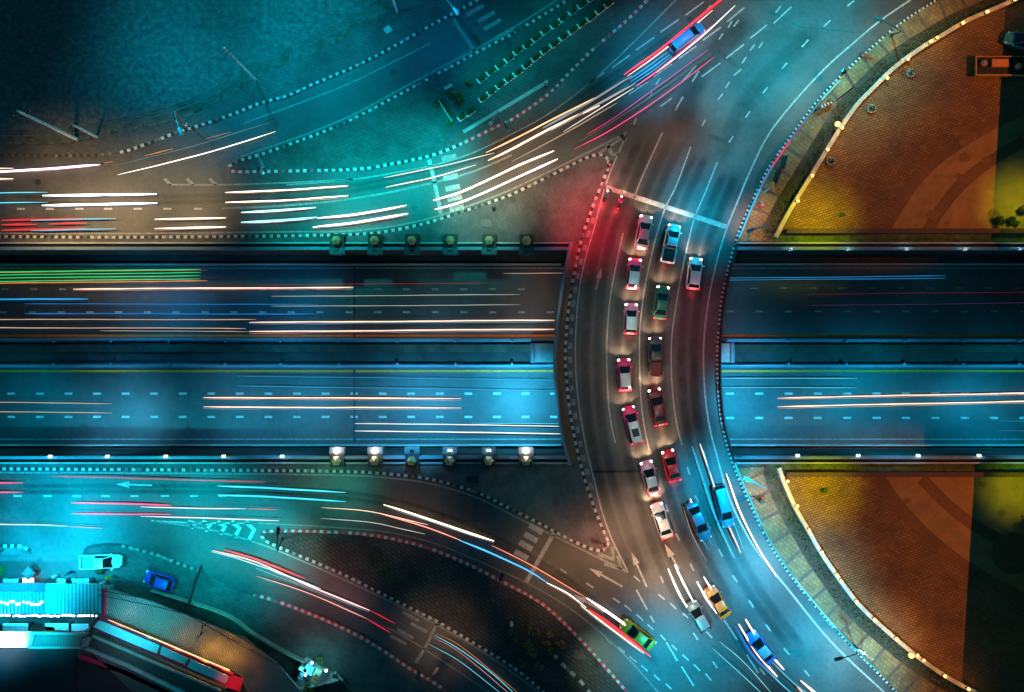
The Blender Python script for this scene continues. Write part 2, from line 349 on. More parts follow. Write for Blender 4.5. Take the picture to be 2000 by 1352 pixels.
# raised islands and pavements
def island(name,pts,m,z1=.16):
    q=MB(); q.prism(wp(pts,0),0.0,z1); return struct(q,name,m)
island('pavement_island',K2+K3[::-1],M['slab2'])
island('pavement_island',K4+[v for v in K5 if v.y<474]+[Vector((1112,477)),Vector((-900,477)),Vector((-900,462))],M['slab'])
island('bridge_walkway',[v for v in K5 if 474<=v.y<=906]+EL[::-1],M['brown'],.17)
island('pavement_island',[v for v in K5 if v.y>906]+K6+[Vector((-900,915)),Vector((-900,905)),Vector((1112,905))],M['slab'])
island('pavement_island',K7a+K7b[::-1],M['slab3'])
island('pavement',K1[::-1]+fld,M['slab2'],.15)
island('pavement',K8+[Vector((700,1400)),Vector((690,1352)),Vector((640,1306)),Vector((580,1282)),Vector((500,1236)),Vector((440,1196)),Vector((300,1150)),Vector((225,1145)),Vector((205,1128)),Vector((165,1085)),Vector((170,1070)),Vector((232,1064)),Vector((300,1081)),Vector((350,1100)),Vector((420,1128)),Vector((470,1155))],M['slab2'],.14)
island('pavement',[Vector((-60,1070)),Vector((0,1067)),Vector((45,1068)),Vector((62,1082)),Vector((0,1083)),Vector((-60,1083))],M['slab'],.14)
ed1=[v+Vector((-26,-16)) for v in W1]; ed2=[v+Vector((-28,14)) for v in W2]
island('promenade',[v for v in K9 if v.y<=471][::1]+[Vector((1440,471)),Vector((1500,471))]+ed1,M['strip'],.15)
island('promenade',[v for v in K9 if v.y>=912]+ed2[::-1]+[Vector((1492,912))],M['strip'],.15)
g=MB()
for side,ed in ((0,ed1),(1,ed2)):
    for v in ed[4::5]:
        kk=min(K9,key=lambda q:(q-v).length)
        if (side==0 and kk.y<462) or (side==1 and kk.y>925): g.ribbon([W(kk.x+4,kk.y,.154),W(v.x,v.y,.154)],.42)
struct(g,'promenade_bands',M['band'])
# plazas
g=MB(); g.poly(wp(W1+[Vector((2400,-35)),Vector((2400,452)),Vector((1519,452))],.02)); struct(g,'plaza',M['plaza'])
g=MB(); g.poly(wp(W2+[Vector((2400,1380)),Vector((2400,932)),Vector((1526,932))],.02)); struct(g,'plaza',M['plaza'])
b1=crv([(1725,452),(1750,410),(1790,350),(1850,295),(1960,230),(2080,180)]); b2=crv([(1812,452),(1830,420),(1870,368),(1920,325),(2000,275)])
g=MB(); g.poly(wp(b1+[Vector((2080,452))],.026)); b3=crv([(1716,932),(1745,975),(1795,1032),(1860,1088),(1930,1135),(2030,1185)]); g.poly(wp(b3+[Vector((2030,932))],.026)); struct(g,'plaza_concrete',M['plaza2'])
g=MB()
g.ribbon(wp(b1,.032),1.6); g.ribbon(wp(b2,.032),1.5); g.ribbon(wp(b3,.032),1.6); g.ribbon(wp(crv([(1800,935),(1850,985),(1900,1024),(2030,1100)]),.032),1.5)
g.lathe(W(1978,1080,.02),[(2.7,0.012),(2.7,.018)],40)
struct(g,'plaza_bands',M['plband'])
g=MB()
for k_ in range(46):
    up_=k_%2; x_=random.uniform(1600,1990); y_=random.uniform(130,440) if up_ else random.uniform(945,1300)
    wl_=W1 if up_ else W2; nx=min(wl_,key=lambda q:abs(q.y-y_)).x
    if x_<nx+25: continue
    c_=W(x_,y_,.036); R_=random.uniform(.25,.9); n_=11
    g.poly([(c_.x+math.cos(i*6.283/n_)*R_*random.uniform(.6,1.2)*1.4,c_.y+math.sin(i*6.283/n_)*R_*random.uniform(.6,1.2),.036+.0006*k_) for i in range(n_)])
struct(g,'paving_stains',mat('paving_stain',(.15,.07,.02),.8,.25,1.5))
# verges between plaza and trench
g=MB(); g.poly(wp([(1512,452),(2400,452),(2400,473),(1500,473)],.016)); g.poly(wp([(1505,907),(2400,907),(2400,932),(1520,932)],.016)); struct(g,'verge',M['verge'])

# ------------------------------------------------------------------ kerbs
def kerb(path,ma,mb_,step=.46,wd=.38,z0=.0,z1=.2,lo=None):
    P=wp(path,0); q=MB(); acc=0; tot=0; segs=[]; cur=[P[0]]; i=0; c=0
    prev=P[0]
    for p in P[1:]:
        d=p-prev; L=d.length
        while acc+L>=step:
            t=(step-acc)/L; cut=prev+(p-prev)*t; cur.append(cut); segs.append(cur); cur=[cut]; prev=cut; L=(p-prev).length; acc=0
        acc+=L; cur.append(p); prev=p
    for j,sg in enumerate(segs):
        if (sg[-1]-sg[0]).length>.05: 
            d=(sg[-1]-sg[0])*random.uniform(.01,.07); q.wall([sg[0]+d,sg[-1]-d*random.uniform(0,1.2)],wd*random.uniform(.86,1.04),z0,z1-random.uniform(0,.02),j%2 if random.random()>.09 else 2)
    return struct(q,'kerb',[ma,mb_,M['chip']])
kerb([v for v in K1 if v.x>225],M['white'],M['black'])
kerb([v for v in K1 if v.x<=228],M['band'],M['concd'])
kerb(K2,M['white'],M['black'])
kerb([v for v in K3 if v.x<735],M['white'],M['red']); kerb([v for v in K3 if 730<v.x<912],M['white'],M['black']); kerb([v for v in K3 if v.x>906],M['white'],M['red'])
kerb(K4,M['white'],M['black']); kerb(K5,M['white'],M['black'],.5); kerb(K6,M['white'],M['black'])
kerb(K7a,M['red'],M['white']); kerb(K7b,M['white'],M['black']); kerb(K8,M['white'],M['red'])
kerb([v for v in K9],M['white'],M['black'],.29,.3,0,.24)
kerb(crv([(232,1064),(300,1081),(350,1100),(400,1119)]),mat('faded_red_kerb',(.16,.03,.03),.8,.4,3),M['paint_old']); kerb(crv([(165,1085),(170,1070),(200,1064),(232,1064)]),M['black'],M['black'])
kerb(crv([(-20,1067),(45,1067),(62,1080)]),M['white'],M['black'])
kerb(crv([(1080,1275),(1105,1303),(1130,1325),(1155,1355)]),M['white'],M['black'],.8,z0=.1,z1=.4)

# ------------------------------------------------------------------ painted markings
pm=MB(); po=MB(); py_=MB()
ZP=Z_R+.006
def line(pts,wd=.16,m=pm,z=ZP,sm=True): m.ribbon(wp(crv(pts) if sm else [Vector(p) for p in pts],z),wd)
lineA=[(1226,258),(1187,350),(1162,440),(1142,510),(1131,570),(1125,640),(1124,700),(1127,760),(1135,820),(1146,880),(1161,940),(1176,1000),(1196,1055),(1227,1118)]
line(lineA,.16)
line([(1294,259),(1257,340),(1238,388)],.17); line([(1217,455),(1203,520),(1192,580),(1186,650),(1185,700),(1188,780),(1194,830),(1202,866)],.17)
line([(1349,287),(1322,360),(1300,405),(1285,450),(1270,510),(1258,570),(1250,640),(1249,700),(1252,780),(1258,830),(1268,880)],.17)
line([(1401,317),(1380,370),(1357,425),(1345,470),(1332,530),(1320,600),(1312,660),(1311,720),(1315,780),(1322,830),(1332,870)],.17)
line([(1352,872),(1372,940),(1400,1020),(1434,1090)],.15)
line([(1790,-8),(1720,40),(1660,90),(1610,135),(1550,200),(1500,265),(1465,335),(1440,395),(1420,445),(1400,510),(1385,580),(1376,650),(1374,710),(1378,780),(1387,840),(1400,890),(1420,960),(1443,1015),(1480,1078),(1540,1152),(1600,1227),(1650,1281),(1730,1355)],.22)
line([(1180,365),(1418,443)],.62,sm=False)
# hatched blocks beside the west kerb of the bridge
hb=crv([(1160,425),(1146,470),(1130,530),(1120,590),(1115,650),(1113,700),(1116,750),(1123,810),(1134,870),(1149,930),(1163,975)],3)
P=wp(hb,ZP); acc=0
i=0
while i<len(P)-7:
    po.ribbon(P[i:i+5],.5); i+=9
DASH=[(1146,165,1181,142),(1195,133,1230,108),(1242,98,1278,73),(1290,63,1326,38),(1339,30,1374,4),(1228,185,1265,160),(1276,150,1312,125),(1325,115,1360,90),(1373,79,1408,53),(1420,43,1454,15),
(1371,150,1407,123),(1418,114,1453,87),(1465,75,1498,49),(1511,46,1546,13),(1380,22,1388,10),(1422,54,1430,41),(1433,52,1443,39),(1404,77,1412,66),(1281,166,1289,153),(1267,192,1274,181),(1238,243,1243,230),(1319,215,1334,189),(1352,160,1365,139),(1402,195,1412,183),(1417,172,1425,160),(1433,148,1448,135),(1449,124,1457,112),(1465,99,1474,87),(1482,94,1490,82),(1456,230,1465,217),(1490,182,1499,171),(1371,246,1378,234),(1424,278,1432,266),(1527,135,1537,123),(1566,92,1579,78),(1609,52,1622,40),(1655,12,1668,2),(1515,25,1525,12),(1332,160,1360,128),(1290,208,1312,192),
(1238,1125,1250,1136),(1094,1111,1107,1120),(1145,1139,1159,1148),(1197,1168,1210,1177),(1220,1182,1233,1193),(1243,1200,1256,1212),(1265,1220,1276,1230),(1290,1240,1300,1251),(1312,1260,1322,1270),(1333,1279,1345,1290),(1355,1298,1367,1310),(1378,1316,1389,1329),(1243,1152,1264,1191),(1270,1203,1278,1216),(1301,1254,1323,1291),(1331,1302,1355,1340),(1392,1292,1401,1305),(1230,1283,1243,1293),(1253,1300,1265,1311),(1277,1318,1289,1329),(1300,1335,1311,1346),(1207,1264,1220,1275),(1184,1247,1195,1258),(1286,1161,1298,1171),(1309,1178,1321,1190),(1333,1198,1344,1207),(1355,1215,1367,1226),(1380,1234,1391,1246),(1354,1236,1363,1250),(1290,1126,1296,1139),(1348,1101,1355,1115),(1403,1072,1411,1087),(1431,1124,1440,1137),(1463,1173,1472,1187),(1496,1220,1505,1233),(1531,1266,1542,1279),(1571,1309,1581,1321),(1342,912,1347,927),(1358,968,1364,983),(1379,1020,1386,1035),(1300,985,1306,1000),(1320,1042,1327,1056),(1459,1279,1481,1315),(1484,1305,1494,1318)]
for a in DASH: line([(a[0],a[1]),(a[2],a[3])],.2,sm=False)
for x in (41,97,155,211,269,327,387): line([(x-8,408),(x+8,408)],.24,sm=False)
line([(432,407),(520,404),(600,398),(680,389),(760,376),(850,356),(930,333),(1000,303)],.26,po)
line([(330,361),(440,361),(560,357),(690,350)],.2,po)
for x in (34,93,150,206,263,322,379,435): line([(x-8,969),(x+8,969)],.24,sm=False)
line([(560,361.0),(620,357),(700,349),(780,336),(850,322),(920,300),(1000,262),(1080,217),(1160,155),(1230,90),(1320,0)],.2,po)
line([(-40,455),(200,456.5),(560,453),(700,450),(830,429),(960,386),(1050,346),(1140,302),(1226,258)],.22,po)
line([(-40,923),(400,925),(650,928),(740,932),(820,941),(880,955),(940,976),(1000,1006),(1060,1036),(1227,1118)],.22,po)
line([(505,1022),(650,1030),(760,1040),(850,1062),(930,1094),(1027,1138),(1105,1183),(1170,1233),(1230,1290),(1290,1357)],.16,po)
line([(300,1018),(400,1033),(500,1060),(600,1100),(720,1155),(850,1219),(950,1278),(1060,1357)],.2,po)
line([(478,240),(540,218),(610,192),(690,160),(770,120),(840,85)],.2,po)
line([(470,306),(560,276),(640,246),(700,219),(770,181),(840,143),(900,112),(960,79),(1010,50),(1100,-8)],.22,po)
line([(500,1110),(600,1150),(700,1200),(800,1250),(960,1355)],.14,po)
# tyre wear along the lanes: soft-edged darker asphalt
wm=bpy.data.materials.new('tyre_wear'); wm.use_nodes=True; t_=wm.node_tree; b_=t_.nodes['Principled BSDF']; b_.inputs['Base Color'].default_value=(.012,.012,.012,1); b_.inputs['Roughness'].default_value=.5
at_=t_.nodes.new('ShaderNodeAttribute'); at_.attribute_name='wear'; nz_=t_.nodes.new('ShaderNodeTexNoise'); nz_.inputs['Scale'].default_value=.5; nz_.inputs['Detail'].default_value=5
mu_=t_.nodes.new('ShaderNodeMath'); mu_.operation='MULTIPLY'; tc_=t_.nodes.new('ShaderNodeTexCoord')
t_.links.new(tc_.outputs['Object'],nz_.inputs['Vector']); t_.links.new(at_.outputs['Fac'],mu_.inputs[0]); t_.links.new(nz_.outputs['Fac'],mu_.inputs[1]); t_.links.new(mu_.outputs[0],b_.inputs['Alpha'])
WV=[];WF=[];WA=[]
def wear(pts,wd,a,z=Z_R+.003):
    P=wp(crv(pts),z); b=len(WV)
    for i,p in enumerate(P):
        d=P[min(i+1,len(P)-1)]-P[max(i-1,0)]; d.normalize(); n=Vector((-d.y,d.x,0)); e=min(1,i/4,(len(P)-1-i)/4)
        for o_,al in ((-.5,0),(-.22,.8),(0,1),(.22,.8),(.5,0)): WV.append(tuple(p+n*wd*o_)); WA.append(a*al*e)
    for i in range(len(P)-1):
        for k in range(4): WF.append((b+i*5+k+1,b+(i+1)*5+k+1,b+(i+1)*5+k,b+i*5+k))
for off in (-12,12):
    o1=[(x+off,y) for x,y in ((1265,262),(1228,350),(1205,400),(1180,470),(1164,560),(1157,650),(1155,720),(1160,800),(1172,880),(1190,960),(1215,1040),(1250,1130))]; wear(o1,1.5,1.2)
    wear([(x+off,y) for x,y in ((1322,270),(1285,350),(1258,420),(1235,500),(1222,590),(1217,690),(1222,790),(1235,880),(1255,960),(1285,1060),(1320,1140),(1370,1220))],1.5,1.1)
    wear([(x+off,y) for x,y in ((1375,290),(1345,350),(1320,410),(1300,490),(1286,580),(1280,680),(1285,780),(1300,880),(1325,980),(1365,1080),(1420,1180))],1.5,1.0)
    wear([(x+off,y) for x,y in ((1430,330),(1400,400),(1370,480),(1352,580),(1343,680),(1347,790),(1362,880),(1390,980),(1430,1080),(1490,1180),(1560,1270))],1.5,1.1)
for off in (-5,6): wear([(x,y+off) for x,y in ((20,390),(300,390),(600,378),(800,345),(950,295),(1080,225),(1200,150),(1330,60))],.8,.7); wear([(x,y+off) for x,y in ((20,955),(400,955),(650,965),(800,990),(950,1045),(1100,1130),(1200,1210),(1290,1300))],.8,.8)
wear([(1330,255),(1350,180),(1390,110),(1470,30)],3.5,1.0); wear([(1400,330),(1440,230),(1500,150),(1600,50)],3.0,.8); wear([(1380,262),(1395,268),(1425,280)],.9,1.5); wear([(1400,95),(1410,105),(1440,130)],.9,1.4)
me_=bpy.data.meshes.new('tyre_wear'); me_.from_pydata(WV,[],WF); me_.materials.append(wm); ca_=me_.attributes.new('wear','FLOAT','POINT'); ca_.data.foreach_set('value',WA)
o_=bpy.data.objects.new('tyre_wear',me_); COL.objects.link(o_); o_['kind']='structure'
# crosswalk bars and stop lines
def bar(cx,cy,ln,wd,ang,m=pm):
    c=W(cx,cy,ZP); m.box((c.x,c.y,c.z),(ln/S,wd/S,.002),ang)
for c in ((877,308),(880,346),(884,367),(888,387),(892,407)): bar(*c,29,10.5,R(11),po if c[1]<320 else pm)
line([(838,312),(850,362),(862,423)],.5)
for c in ((1047,1033),(1037,1050),(1027,1066),(1018,1084)): bar(*c,29,11,R(-29))
line([(1082,1041),(1028,1137)],.55,sm=False)
for c in ((928,20),(950,33),(962,48),(985,66)): bar(*c,38,8,R(30),po)
line([(885,38),(930,104)],.45,po,sm=False)
for c in ((812,1192),(802,1204),(818,1226),(792,1238),(778,1250)): bar(*c,36,6,R(-28),po)
line([(855,1215),(834,1258),(812,1295)],.4,po)
# chevrons
line([(296,1017),(380,1022),(490,1022)],.16,sm=False)
for i,x in enumerate((375,403,432,460,488)):
    h=4+i*3.2; y=1023+i*3
    line([(x-8,y-h),(x+8,y),(x-2,y+h+4)],.55,sm=False)
for x in (328,372,416): line([(x-7,349),(x+6,361)],.4,po,sm=False)
line([(1167,302),(1226,262)],.3,po,sm=False); line([(1186,282),(1196,303),(1208,300)],.5,po,sm=False); line([(1212,262),(1222,275)],.5,po,sm=False)
line([(1168,1083),(1198,1092),(1196,1068)],.55,po,sm=False); line([(1180,1102),(1214,1112),(1206,1085)],.4,po,sm=False)
def arrow(hx,hy,tx,ty,hl=26,hw=13,m=pm):
    d=Vector((hx-tx,hy-ty)); d.normalize(); n=Vector((-d.y,d.x)); h=Vector((hx,hy)); b=h-d*hl
    m.poly(wp([h,b+n*hw/2,b-n*hw/2],ZP)); m.ribbon(wp([b,Vector((tx,ty))],ZP),.24)
arrow(1151,1110,1216,1146); arrow(1233,1078,1263,1146); arrow(1120,1161,1180,1196); arrow(226,946,297,948); arrow(1175,522,1164,566,22,10,po); arrow(1298,1062,1326,1112,28,14); arrow(1400,1190,1440,1250,24,10,po)
for y,xs in ((610,[7+56.2*k for k in range(20)]),(565,[10+56*k for k in range(19)])):
    for x in xs: 
        if x<1080: line([(x-7,y),(x+7,y)],.26,pm if y==610 else po,ZT+.016,sm=False)
for y in (769,814.5):
    for k in range(20):
        x=22+55.8*k; line([(x-7.5,y),(x+7.5,y)],.3,pm,ZT+.016,sm=False)
for k in range(-1,12):
    line([(1483+57.3*k-7,608.5),(1483+57.3*k+7,608.5)],.24,po,ZT+.016,sm=False); line([(1473+57.3*k-7,563),(1473+57.3*k+7,563)],.2,po,ZT+.016,sm=False)
    for y in (769,816.5): line([(1483+57.3*k-8,y),(1483+57.3*k+8,y)],.3,pm,ZT+.016,sm=False)
for y in (656,725): line([(-900,y),(2900,y)],.3,py_,ZT+.016,sm=False)
line([(-900,524),(2900,524)],.16,po,ZT+.016,sm=False); line([(-900,858),(2900,858)],.16,po,ZT+.016,sm=False)
struct(pm,'road_markings',M['paint']); struct(po,'worn_road_markings',M['paint_old']); struct(py_,'yellow_edge_lines',M['yellow'])
# expansion joint and manholes
g=MB(); 
for a in ((692,520,692,658),(692,722,692,866)): g.ribbon([W(a[0],a[1],ZT+.02),W(a[2],a[3],ZT+.02)],.3)
g.ribbon([W(1155,922,Z_R+.003),W(1260,920,Z_R+.003)],.25)
struct(g,'road_joint',M['concd'])
def manhole(px,py,r=.4):
    q=MB(); q.lathe(W(px,py,Z_R),[(r,.004),(r,.012),(r*.85,.014)],16); return tag(q.build('manhole_cover',M['dmetal']),'','manhole cover')
for (a,b,lb) in ((1190,375,'round manhole cover between the two waiting motorcycles'),(1348,38,'round manhole cover in the road near the top left dashes'),(74,356,'round manhole cover in the upper left side road'),(767,141,'round manhole cover in the ramp beside the grass field'),(809,406,'round manhole cover in the teal lit slip road')):
    o=manhole(a,b); o['label']=lb

# ------------------------------------------------------------------ trench walls, barriers
def wallthing(name,label,cat,parts,loc=(0,0,0)):
    t=thing(name,label,cat,loc)
    for nm,mb,m in parts: mb.build(nm,m,t)
    return t
XL=W(1111,0)[0]; XR0=W(1408,0)[0]
def rwall(label,x0,x1,y,sgn):
    a=MB(); a.box(((x0+x1)/2,y+sgn*.35,(ZT)/2-.02),(x1-x0,.7,-ZT-.04)); 
    c=MB(); c.box(((x0+x1)/2,y+sgn*.2,.45),(x1-x0,.36,.9)); d=MB(); d.box(((x0+x1)/2,y+sgn*.95,.25),(x1-x0,.22,.5))
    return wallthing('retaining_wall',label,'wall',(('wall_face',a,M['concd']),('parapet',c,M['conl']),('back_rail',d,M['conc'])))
yTp=W(0,490)[1]; yBp=W(0,889)[1]
rwall('long retaining wall with pale blue parapet along the upper side of the underpass, left of the bridge',-90,XL,yTp,1)
rwall('retaining wall with parapet along the upper side of the underpass, right of the bridge',W(1437,0)[0],90,yTp,1)
rwall('long retaining wall with small lamps on its parapet, lower side of the underpass, left of the bridge',-90,XL,yBp,-1)
rwall('retaining wall with small lamps and amber lit parapet, lower side of the underpass, right of the bridge',W(1430,0)[0],90,yBp,-1)
# portal parapets
g=MB(); g.wall(wp(EL,0),.32,.175,1.0)
g2=MB(); g2.wall(wp([v+Vector((4,0)) for v in EL],0),.09,.175,.75)
t=thing('bridge_parapet','curved pale cyan parapet on the left edge of the bridge over the underpass','parapet'); g.build('parapet_wall',M['conl'],t); g2.build('rail',mat('orange_rail',(.35,.14,.05),.5),t)
g=MB(); ee=[v+Vector((5,0)) for v in K9 if 474<=v.y<=908]; g.wall(wp(ee,0),.18,.02,.6)
tag(g.build('bridge_parapet',M['concd']),'low dark parapet on the right edge of the bridge beside the striped kerb','parapet')
# railings along the east kerb, made to glow for the light they reflect
def glow_rail(label,pts,cols):
    t=thing('railing',label,'railing')
    P=crv(pts,5); q=MB(); 
    ps=wp(P,.75)
    for p in ps[::4]: q=MB(); q.box((p.x,p.y,.4),(.08,.08,.7)); q.build('post',M['metal'],t)
    n=len(ps); k=len(cols)
    mb=MB(); ms=[]
    for i,(c,s) in enumerate(cols):
        a=int(i*n/k); b=min(n,int((i+1)*n/k)+1)
        if b-a>1: mb.tube(ps[a:b],.11,6,i)
        ms.append(emis('rail_glow',c,s))
    mb.build('glow_tube',ms,t)
glow_rail('curved railing with cyan to magenta glow put on its rail beside the upper right kerb',[(1444,465),(1474,393),(1504,333),(1549,268),(1594,208),(1640,158)],[((0,.55,.95),.9),((0,.55,.95),.9),((.1,.3,.7),.6),((.9,.02,.2),.8),((.25,.1,.5),.5),((0,.3,.6),.5),((.1,.8,.9),.9)])
glow_rail('curved railing with cyan glow put on its rail beside the lower right kerb',[(1436,905),(1446,932),(1468,982),(1496,1042),(1526,1092),(1566,1147),(1616,1207),(1666,1262),(1716,1312)],[((0,.65,.8),.9),((0,.45,.55),.7),((.1,.75,.85),1.1),((0,.5,.6),.7)])
# median
def barrier(label,yp,x0,x1,ps,lampcol=None):
    z=ZT; y=W(0,yp,z+.8)[1]; q=MB(); q.add([(x,y+dy,z+dz) for x in (x0,x1) for dy,dz in ((-.3,0),(-.12,.35),(-.1,.85),(.1,.85),(.12,.35),(.3,0))],[(i,i+1,i+7,i+6) for i in range(5)]+[tuple(range(6))[::-1],tuple(range(6,12))])
    t=thing('median_barrier',label,'barrier'); q.build('barrier_wall',M['conl'],t)
    for x in ps:
        p=W(x,yp,z+.9); r=MB(); r.lathe((p.x,y+(.2 if yp>690 else -.2),z),[(.14,.3),(.14,.95),(.22,1.0),(.18,1.1),(.02,1.15)],10); r.build('post',M['conl'],t)
    return t
PX=[105,217,330,440,548,662,776,890,1000]; PXR=[1540,1652,1766,1880,1990]
barrier('upper concrete median barrier with round posts, left of the bridge',664,-90,W(1090,0,ZT)[0],PX)
barrier('lower concrete median barrier with round posts, left of the bridge',714,-90,W(1090,0,ZT)[0],PX)
barrier('upper concrete median barrier with round posts, right of the bridge',664,W(1402,0,ZT)[0],90,PXR)
barrier('lower concrete median barrier with round posts, right of the bridge',714,W(1402,0,ZT)[0],90,PXR)
g=MB(); a=W(0,671,ZT)[1]; b=W(0,707,ZT)[1]; g.box((0,(a+b)/2+.6,ZT+.25),(260,1.0,.5)); struct(g,'median_bed',M['earth'])
for lb,x0,x1 in (('grey concrete bridge pier block in the median, left of the bridge',1037,1110),('brown concrete bridge pier block in the median, right of the bridge',1380,1434)):
    p0=W(x0,671,-2); p1=W(x1,708,-2); t=thing('bridge_pier',lb,'pier',((p0.x+p1.x)/2,(p0.y+p1.y)/2,ZT))
    q=MB(); q.box((0,0,1.75),(p1.x-p0.x,p0.y-p1.y,3.45)); q.build('pier_shaft',M['conc'],t)
    q=MB(); q.box(((-.5 if x0<1200 else .5)*(p1.x-p0.x)+(.25 if x0<1200 else -.25),0,3.6),(.5,p0.y-p1.y+.1,.2)); q.build('pier_cap',M['conl'],t)
for lb,yp,x0,x1 in (('low steel edge barrier along the top lane of the underpass, left of the bridge',516,-90,W(1095,0,ZT)[0]),('low steel edge barrier along the top lane of the underpass, right of the bridge',516,W(1420,0,ZT)[0],90),('low steel edge barrier along the bottom lane of the underpass, left of the bridge',870,-90,W(1095,0,ZT)[0]),('low steel edge barrier along the bottom lane of the underpass, right of the bridge',870,W(1425,0,ZT)[0],90)):
    y=W(0,yp,ZT+.7)[1]; q=MB(); q.box(((x0+x1)/2,y,ZT+.4),(x1-x0,.2,.8)); q.box(((x0+x1)/2,y,ZT+.85),(x1-x0,.1,.1))
    tag(q.build('edge_barrier',M['conc']),lb,'barrier')
# small parapet lamps
def wall_lamp(px,py,label,grp,col=(.6,.92,1),e=60,z=1.0,lens=None):
    p=W(px,py,z); t=thing('parapet_lamp',label,'lamp',p,0,grp)
    q=MB(); q.box((0,0,-.06),(.5,.34,.1)); q.build('base',M['metal'],t); q=MB(); q.box((0,0,.04),(.42,.26,.1)); q.build('lens',lens or M['coollamp'],t)
    point((0,0,.5),col,e,.1,t)
for x in (98,210,324,437,551): wall_lamp(x,891.5,'small white lamp on the parapet left of the bridge, lower side of the underpass','lamps on the lower left parapet',e=14)
for x in (1558,1676,1793,1912): wall_lamp(x,890,'small white lamp on the amber lit parapet right of the bridge, lower side','lamps on the lower right parapet',e=14)
for x in (1545,1657,1770,1885,1992): wall_lamp(x,487,'small hooded lamp on the parapet right of the bridge, upper side','lamps on the upper right parapet',e=22,lens=M['conl'])

# ------------------------------------------------------------------ pillars with lanterns at the underpass
def pillar(px,sgn,label,grp,lit=0):
    y=473 if sgn>0 else 897
    p=W(px,y,0); t=thing('lantern_pillar',label,'pillar',(p.x,p.y,0),0,grp)
    q=MB(); q.box((0,0,.6),(1.75,1.75,1.0)); q.build('plinth',M['concd'],t)
    q=MB(); q.lathe((0,0,1.1),[(.5,0),(.62,.25),(.58,.7),(.3,1.0),(.12,1.15),(.1,1.3)],6); q.build('lantern',mat('lantern_brass',(.34,.24,.1),.5),t)
    q=MB(); yy=-sgn*1.25
    q.box((-.62,yy,.55),(.7,.9,1.1)); q.box((.62,yy,.55),(.7,.9,1.1)); q.box((0,yy-sgn*.28,.5),(.54,.4,.95)); q.build('bracket',mat('bracket_concrete',(.065,.08,.09),.8,.3,2),t)
    if lit:
        r=MB(); r.ball((0,yy,1.35),.34,12) if lit>1 else (r.box((-.16,yy,1.0),(.16,.26,.14)),r.box((.16,yy,1.0),(.16,.26,.14)))
        r.build('lamp',M['hotlamp'] if lit>1 else M['coollamp'],t)
        if lit>1: point((0,yy*1.25,1.9),(1,.93,.88),90,.2,t)
        else: point((0,yy,1.5),(.3,.7,1),60,.1,t)
for x in (662,735.5,807,881,956,1028): pillar(x,1,'dark square pillar with six sided brass lantern on the upper side of the underpass','lantern pillars on the upper side')
for x,l in ((662,2),(735.5,2),(1027,2)): pillar(x,-1,'pillar with blazing white lamp on the lower side of the underpass','blazing lantern pillars',l)
for x,lb,l in ((807,'unlit lantern pillar right of the two blazing lamps, lower side',0),(880,'lantern pillar with two small blue lamps, fourth of the lower row',1),(955,'lantern pillar with two small blue lamps, beside the last blazing lamp',1)): pillar(x,-1,lb,'lantern pillars on the lower side',l)

# ------------------------------------------------------------------ plaza walls, lamps, hedges
for lb,P in (('curved pale wall topped with globe lamps around the upper brick plaza',W1),('curved pale wall topped with globe lamps around the lower brick plaza',W2)):
    q=MB(); q.wall(wp(P,0),.42,0,.65); r=MB(); r.wall(wp(P,0),.52,.65,.72)
    wallthing('plaza_wall',lb,'wall',(('wall_body',q,M['conc']),('coping',r,mat('coping_stone',(.45,.40,.3),.8,.2,1))))
def globe(px,py,label,grp,r=.2,e=42):
    p=W(px,py,.72); t=thing('globe_lamp',label,'lamp',p,0,grp)
    q=MB(); q.lathe((0,0,0),[(.14,0),(.14,.08),(.06,.12),(.06,.25)],8); q.build('stem',M['dmetal'],t)
    q=MB(); q.ball((0,0,.25+r),r,10); q.build('globe',M['globe'],t,True)
    point((0,0,.4+2*r),(1,.5,.14),e,.12,t)
for x,y in ((1556,394),(1584,345),(1614,294),(1642,252),(1730,155),(1770,118),(1814,84),(1877,48),(1924,26),(1978,2)): globe(x,y,'glowing globe lamp on the curved wall of the upper plaza','globe lamps on the upper plaza wall')
for x,y in ((1536,939),(1555,987),(1578,1034),(1603,1077),(1632,1121),(1670,1173),(1705,1208),(1748,1245),(1842,1318),(1888,1343)): globe(x,y,'glowing globe lamp on the curved wall of the lower plaza','globe lamps on the lower plaza wall')
globe(1632,245,'large bright globe lamp standing off the upper plaza wall','bright globe lamps',.34,110); globe(1775,1277,'large bright globe lamp on the lower plaza wall near its lower end','bright globe lamps',.34,110)
for x,y,lb in ((1827,76,'small globe lamp close beside another on the upper plaza wall'),(1640,1132,'small globe lamp close beside another on the lower plaza wall'),(1789,1277,'first of two small globe lamps right of the large bright lamp'),(1801,1287,'second of two small globe lamps right of the large bright lamp')): globe(x,y,lb,'paired globe lamps',.17,16)
for lb,P,off in (('narrow dark shrub border along the outside of the upper plaza wall',W1,(-13,-8)),('narrow dark shrub border along the outside of the lower plaza wall',W2,(-14,7))):
    q=MB()
    for v in P[::1]:
        c=W(v.x+off[0],v.y+off[1],0)
        q.leaves((c.x+random.uniform(-.3,.3),c.y+random.uniform(-.3,.3),.3),(.75,.75,.35),26,.13,0,3)
    o=q.build('shrub_border',[M['leafd'],M['leafm'],M['leafd']]); tag(o,lb,'hedge')
for lb,y in (('low dark brown brick wall between the upper plaza and its grass verge',453),('low dark brown brick wall between the lower plaza and its grass verge',925)):
    q=MB(); a=W(1532,y)[0]; q.box(((a+110)/2,W(0,y)[1],.45),(110-a,.6,.9)); tag(q.build('low_wall',mat('dark_brick',(.07,.03,.022),.8,.3,2)),lb,'wall')
